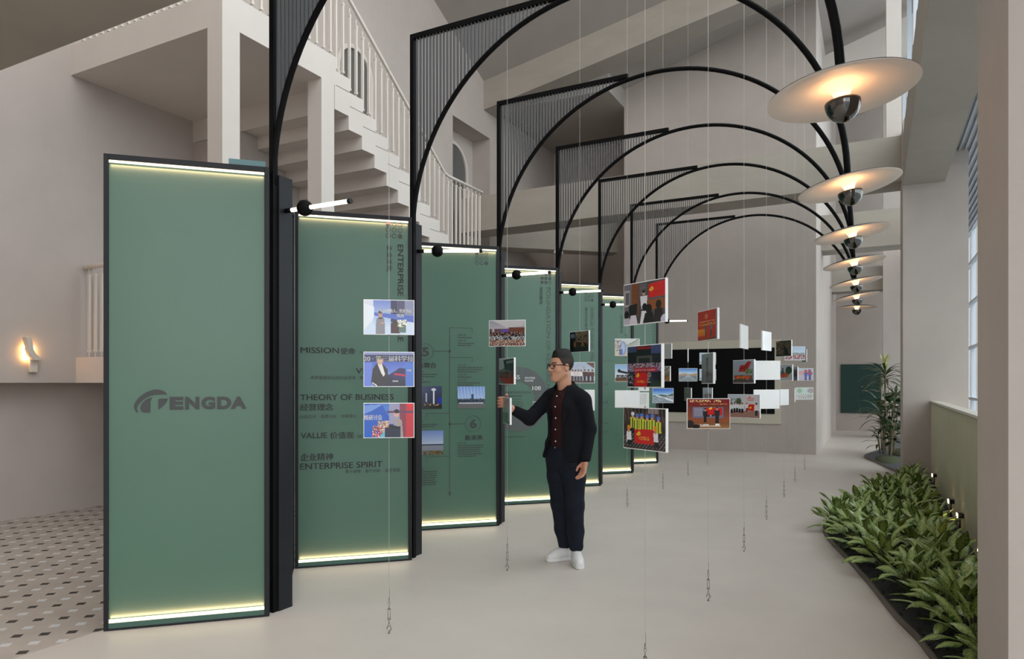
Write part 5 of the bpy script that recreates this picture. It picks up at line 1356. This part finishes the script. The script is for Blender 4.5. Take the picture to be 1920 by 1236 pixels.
# hair: close cropped sides, fuller top
H_ = Field(HC-0.15, HC+0.17, 0.004)
H_.ell(Hd(-0.014, 0, 0.054), (0.100, 0.081, 0.101), HR_, k=.01)
H_.cap(Hd(.035, 0, .128), Hd(-.05, 0, .130), .030, .034, k=.03, flat=(HU, .8))
def hcut(X, Y, Z):
    f = (X-HC[0])*HF[0]+(Y-HC[1])*HF[1]; l = np.abs((X-HC[0])*HL[0]+(Y-HC[1])*HL[1]); u = Z-HC[2]
    line_ = np.interp(f, [-.12, -.045, -.034, -.030, -.026, .000, .004, .012, .035, .048, .06], [-.055, -.05, -.03, .028, .034, .034, .0, .006, .045, .080, .084])
    return (u-line_)*0.6
sl_, (X_, Y__, Z_) = H_.sub(HC-0.16, HC+0.18)
H_.a[sl_] = np.maximum(H_.a[sl_], -hcut(X_, Y__, Z_).astype(np.float32))
hair, HV = H_.mesh('hair', M['hair'], man, smooth=1)
hr = (HV-HC)@HR_.T
t_ = np.clip((hr[:, 2]-.045)/.05, 0, 1)[:, None]
fade = np.array(lin((62, 52, 46)))*(1-t_)+np.array(lin((20, 18, 18)))*t_
back = np.clip((-hr[:, 0]-.03)/.03, 0, 1)[:, None]
color_verts(hair, fade*(1-back)+np.array(lin((22, 19, 19)))*back)

# glasses
gl = MB()
def gp(f, l, u): return tuple(Hd(f, l, u))
for q in (1, -1):
    ptsr = []
    for i in range(21):
        a = 2*PI*i/20; ca, sa = math.cos(a), math.sin(a)
        sx = math.copysign(abs(ca)**.6, ca)*.0255; sz = math.copysign(abs(sa)**.6, sa)*.0175
        ptsr.append(gp(.104-abs(.031*q+sx)*.16, .031*q+sx, .014+sz))
    gl.tube(ptsr, 0.0028, 6, caps=False)
    gl.tube([gp(.095, .057*q, .024), gp(.082, .074*q, .026), gp(.0, .086*q, .022), gp(-.03, .086*q, .010)], 0.003, 6)
gl.tube([gp(.102, .007, .018), gp(.105, 0, .021), gp(.102, -.007, .018)], 0.0026, 6)
gl.build('glasses', M['tube'], man)

# shirt
S_ = Field((-0.36, -0.24, 0.86), (0.32, 0.38, 1.52), 0.006)
S_.chain([T(0, .004, 0.92), T(0, .004, 1.10), T(0, .006, 1.30), T(0, 0, 1.36)], [0.152, 0.152, 0.160, .13], k=.02, flat=(Fw, 0.72))
S_.cap(T(0, 0, 1.36), neck+(0, 0, 0.02), 0.11, 0.068, k=.04)
S_.cap(T(0, .035, 1.33), neck+(0, -.002, -.02), 0.088, 0.078, k=.03); S_.cap(neck+(0, 0, -.03), neck+(-.014, -.010, 0.06), 0.078, 0.072, k=.02)
ncx = lambda Z: neck[0]-0.016*(Z-1.40)/0.06; ncy = lambda Z: neck[1]-0.010*(Z-1.40)/0.06
S_.func((-0.36, -0.24, 1.36), (0.32, 0.38, 1.53), lambda X, Y, Z: (1.474-0.55*np.maximum(((X-neck[0])*Fw[0]+(Y-neck[1])*Fw[1]), -.05))-Z, k=.003, op='sub')
shirt, SV = S_.mesh('shirt', M['burgundy'], man, smooth=2)
# collar points
cl = MB()
for q in (1, -1):
    A_ = T(.010*q, .106, 1.418); B_ = T(.058*q, .055, 1.478); C_ = T(.058*q, .106, 1.375); D_ = T(.082*q, .012, 1.478)
    o_ = Fw*0.006
    v = [cl.b.verts.new(tuple(p)) for p in (A_, C_, D_, B_)]; w = [cl.b.verts.new(tuple(p+o_)) for p in (A_, C_, D_, B_)]
    cl.b.faces.new(v[::-1]); cl.b.faces.new(w)
    for i in range(4): cl.b.faces.new((v[i], v[(i+1) % 4], w[(i+1) % 4], w[i]))
cl.build('collar', M['burgundy'], man)

# blazer with an open front
J_ = Field((-0.60, -0.26, 0.78), (0.34, 0.42, 1.52), 0.006)
J_.chain([T(0, -.002, 0.87), T(0, 0, 1.02), T(0, 0, 1.14), T(0, .002, 1.28), T(0, -.004, 1.345)], [0.186, 0.176, 0.170, 0.180, .15], k=.02, flat=(Fw, 0.74))
J_.cap(T(0.03, -.01, 1.37), shR+(0, 0, -.012), 0.075, 0.060, k=.04); J_.cap(T(-0.03, -.01, 1.37), shL+(0, 0, -.012), 0.075, 0.062, k=.04)
J_.cap(T(0, -.01, 1.35), neck+(0, .008, 0.012), 0.12, 0.086, k=.03)
for s_ in (shR, shL): J_.cap(neck+(0, .006, -.03), s_*.8+neck*.2+np.array((0, 0, .012)), .072, .058, k=.04)
J_.chain([shR, elR, elR+(wrR-elR)*.80], [0.066, 0.056, 0.043], k=.025)
J_.chain([shL+(0, 0, -.01), elL, elL+(wrL-elL)*.93], [0.068, 0.055, 0.043], k=.025)
# soft folds at the elbow, flap of the right front
for i, tt in enumerate((.75, .9, 1.05)):
    p = shR+(elR-shR)*tt
    J_.cap(p+(.03, -.03, -.02), p+(-.03, -.05, .015), .014, .012, k=.03)
J_.chain([T(.11, .10, 1.0), T(.115, .12, .90), T(.12, .15, .845)], [.03, .022, .012], k=.05)
def opening(X, Y, Z):
    r = (X-(-.005))*Rt[0]+(Y-.07)*Rt[1]; f = (X-(-.005))*Fw[0]+(Y-.07)*Fw[1]
    w = np.interp(Z, [0.78, 0.90, 1.00, 1.15, 1.30, 1.40, 1.52], [0.135, 0.105, 0.075, 0.062, 0.060, 0.052, 0.05])
    c = np.interp(Z, [0.78, .9, 1.1, 1.4], [0.035, 0.03, 0.02, 0.0])
    return np.maximum(np.abs(r-c)-w, 0.045-f)
J_.func((-0.6, -0.26, 0.78), (0.34, 0.42, 1.52), opening, k=.006, op='sub')
# hollow neck and straight hem, hollow skirt
J_.func((-0.3, -0.26, 1.36), (0.3, 0.35, 1.52), lambda X, Y, Z: np.hypot(X-neck[0]+.010, Y-neck[1]+.006)-0.078-np.clip((1.44-Z), -.05, .05)*-.1, k=.004, op='sub')
J_.func((-0.36, -0.26, 0.76), (0.34, 0.42, .90), lambda X, Y, Z: Z-0.862-0.10*((X+.005)*Fw[0]+(Y-.07)*Fw[1])*-1*0.6, k=.006, op='sub')
jacket, JV = J_.mesh('blazer', M['navy'], man, smooth=2)
# lapels
lp = MB()
for q in (1, -1):
    P_ = [T(.066*q, .066, 1.452), T(.075*q, .110, 1.37), T(.072*q, .128, 1.25), T(.070*q, .134, 1.14), T(.100*q, .122, 1.20), T(.118*q, .108, 1.29), T(.100*q, .100, 1.33), T(.112*q, .086, 1.36), T(.092*q, .042, 1.452)]
    v = [lp.b.verts.new(tuple(p)) for p in P_]; w = [lp.b.verts.new(tuple(p+Fw*.006)) for p in P_]
    lp.b.faces.new(v); lp.b.faces.new(w[::-1])
    for i in range(len(P_)): lp.b.faces.new((v[i], v[(i+1) % len(P_)], w[(i+1) % len(P_)], w[i]))
lp.build('lapels', M['navy'], man)
# buttons on the shirt front
def front_hit(z, r):
    best = None
    q = (SV[:, 0]+.005)*Rt[0]+(SV[:, 1]-.07)*Rt[1]; f = (SV[:, 0]+.005)*Fw[0]+(SV[:, 1]-.07)*Fw[1]
    m = (np.abs(SV[:, 2]-z) < .012) & (np.abs(q-r) < .012)
    return f[m].max() if m.any() else .12
for z, r in ((1.392, .004), (1.305, .010), (1.212, .016), (1.118, .020), (1.022, .022)):
    p = T(r, front_hit(z, r)+.001, z)
    MB().ball(tuple(p), (0.0065, 0.0065, 0.0065), 10).build('button', M['button'], man)

# trousers
Q_ = Field((-0.30, -0.18, 0.09), (0.28, 0.40, 1.02), 0.006)
Q_.chain([T(0, -.005, 0.985), T(0, -.005, 0.90)], [0.158, 0.172], k=.02, flat=(Fw, 0.74))
for h_, k_, a_, s1 in ((hipR, kneR, ankR, 1), (hipL, kneL, ankL, -1)):
    Q_.chain([h_+(0, 0, .0), h_*.55+k_*.45, k_, k_*.45+a_*.55, a_+(0, 0, .045)], [0.108, 0.094, 0.076, 0.068, 0.058], k=.03)
    for i, tt in enumerate((-.06, .03, .12)):
        p = k_+(a_-k_)*tt
        Q_.cap(p+(-.05, -.045, .012), p+(.045, -.055, -.010*(i-1)), .013, .013, k=.03)
    for i, tt in enumerate((.72, .82, .9)):
        p = k_+(a_-k_)*tt
        Q_.cap(p+(-.04, -.035, .0), p+(.04, -.035, .01*(i-1)), .012, .012, k=.025)
    Q_.func(a_-.12, a_+np.array((.12, .12, .02)), lambda X, Y, Z, a_=a_: Z-(a_[2]+.018)+0*X, k=.004, op='sub')
Q_.mesh('trousers', M['denim'], man, smooth=2)
MB().ball(tuple(T(0.012, .132, .972)), .007, 8).build('waist_button', M['steel'], man)

# sneakers
def sneaker(heel, toe):
    heel, toe = np.array(heel, float), np.array(toe, float)
    d = (toe-heel); L = np.linalg.norm(d); d /= L; sd = np.array((-d[1], d[0], 0))
    S = Field(np.minimum(heel, toe)-(.08, .08, .0), np.maximum(heel, toe)+np.array((.08, .08, .16)), 0.005)
    P = lambda t, s=0, z=0: heel+d*L*t+sd*s+np.array((0, 0, z))
    S.chain([P(.16, 0, .050), P(.45, 0, .056), P(.66, .002, .046), P(.84, .004, .034)], [.036, .041, .043, .036], k=.02)
    S.cap(P(.14, 0, .055), P(.22, 0, .100), .036, .036, k=.03); S.cap(P(.24, 0, .095), P(.52, 0, .070), .034, .030, k=.03)
    S.func(heel-.2+np.array((0, 0, .2)), toe+.2, lambda X, Y, Z: np.maximum(np.hypot(X-P(.22)[0], Y-P(.22)[1])-.030, .085-Z), k=.004, op='sub') if False else None
    a_ = S.a; zz = S.lo[2]+S.h*np.arange(S.n[2]); a_[:] = np.maximum(a_, (.016-zz)[None, None, :].astype(np.float32))
    o, _ = S.mesh('sneaker', M['shoe'], man, smooth=2)
    U = Field(np.minimum(heel, toe)-(.09, .09, .01), np.maximum(heel, toe)+np.array((.09, .09, .06)), 0.004)
    U.chain([P(.13, 0, .014), P(.45, 0, .014), P(.66, .002, .014), P(.86, .004, .014)], [.040, .043, .047, .039], k=.01)
    zz = U.lo[2]+U.h*np.arange(U.n[2]); U.a[:] = np.maximum(U.a, np.maximum(.001-zz, zz-.027)[None, None, :].astype(np.float32))
    U.mesh('sole', M['shoe'], o, smooth=1)
    lc = MB()
    for i in range(5):
        t = .40+.06*i; z = .110-.008*i
        lc.tube([tuple(P(t, -.022, z-.014)), tuple(P(t+.01, 0, z)), tuple(P(t, .022, z-.014))], .0035, 6)
    lc.build('laces', M['shoe'], o)
sneaker((0.035, 0.225, 0), (-0.170, 0.135, 0))
sneaker((0.072, 0.150, 0), (0.085, -0.115, 0))
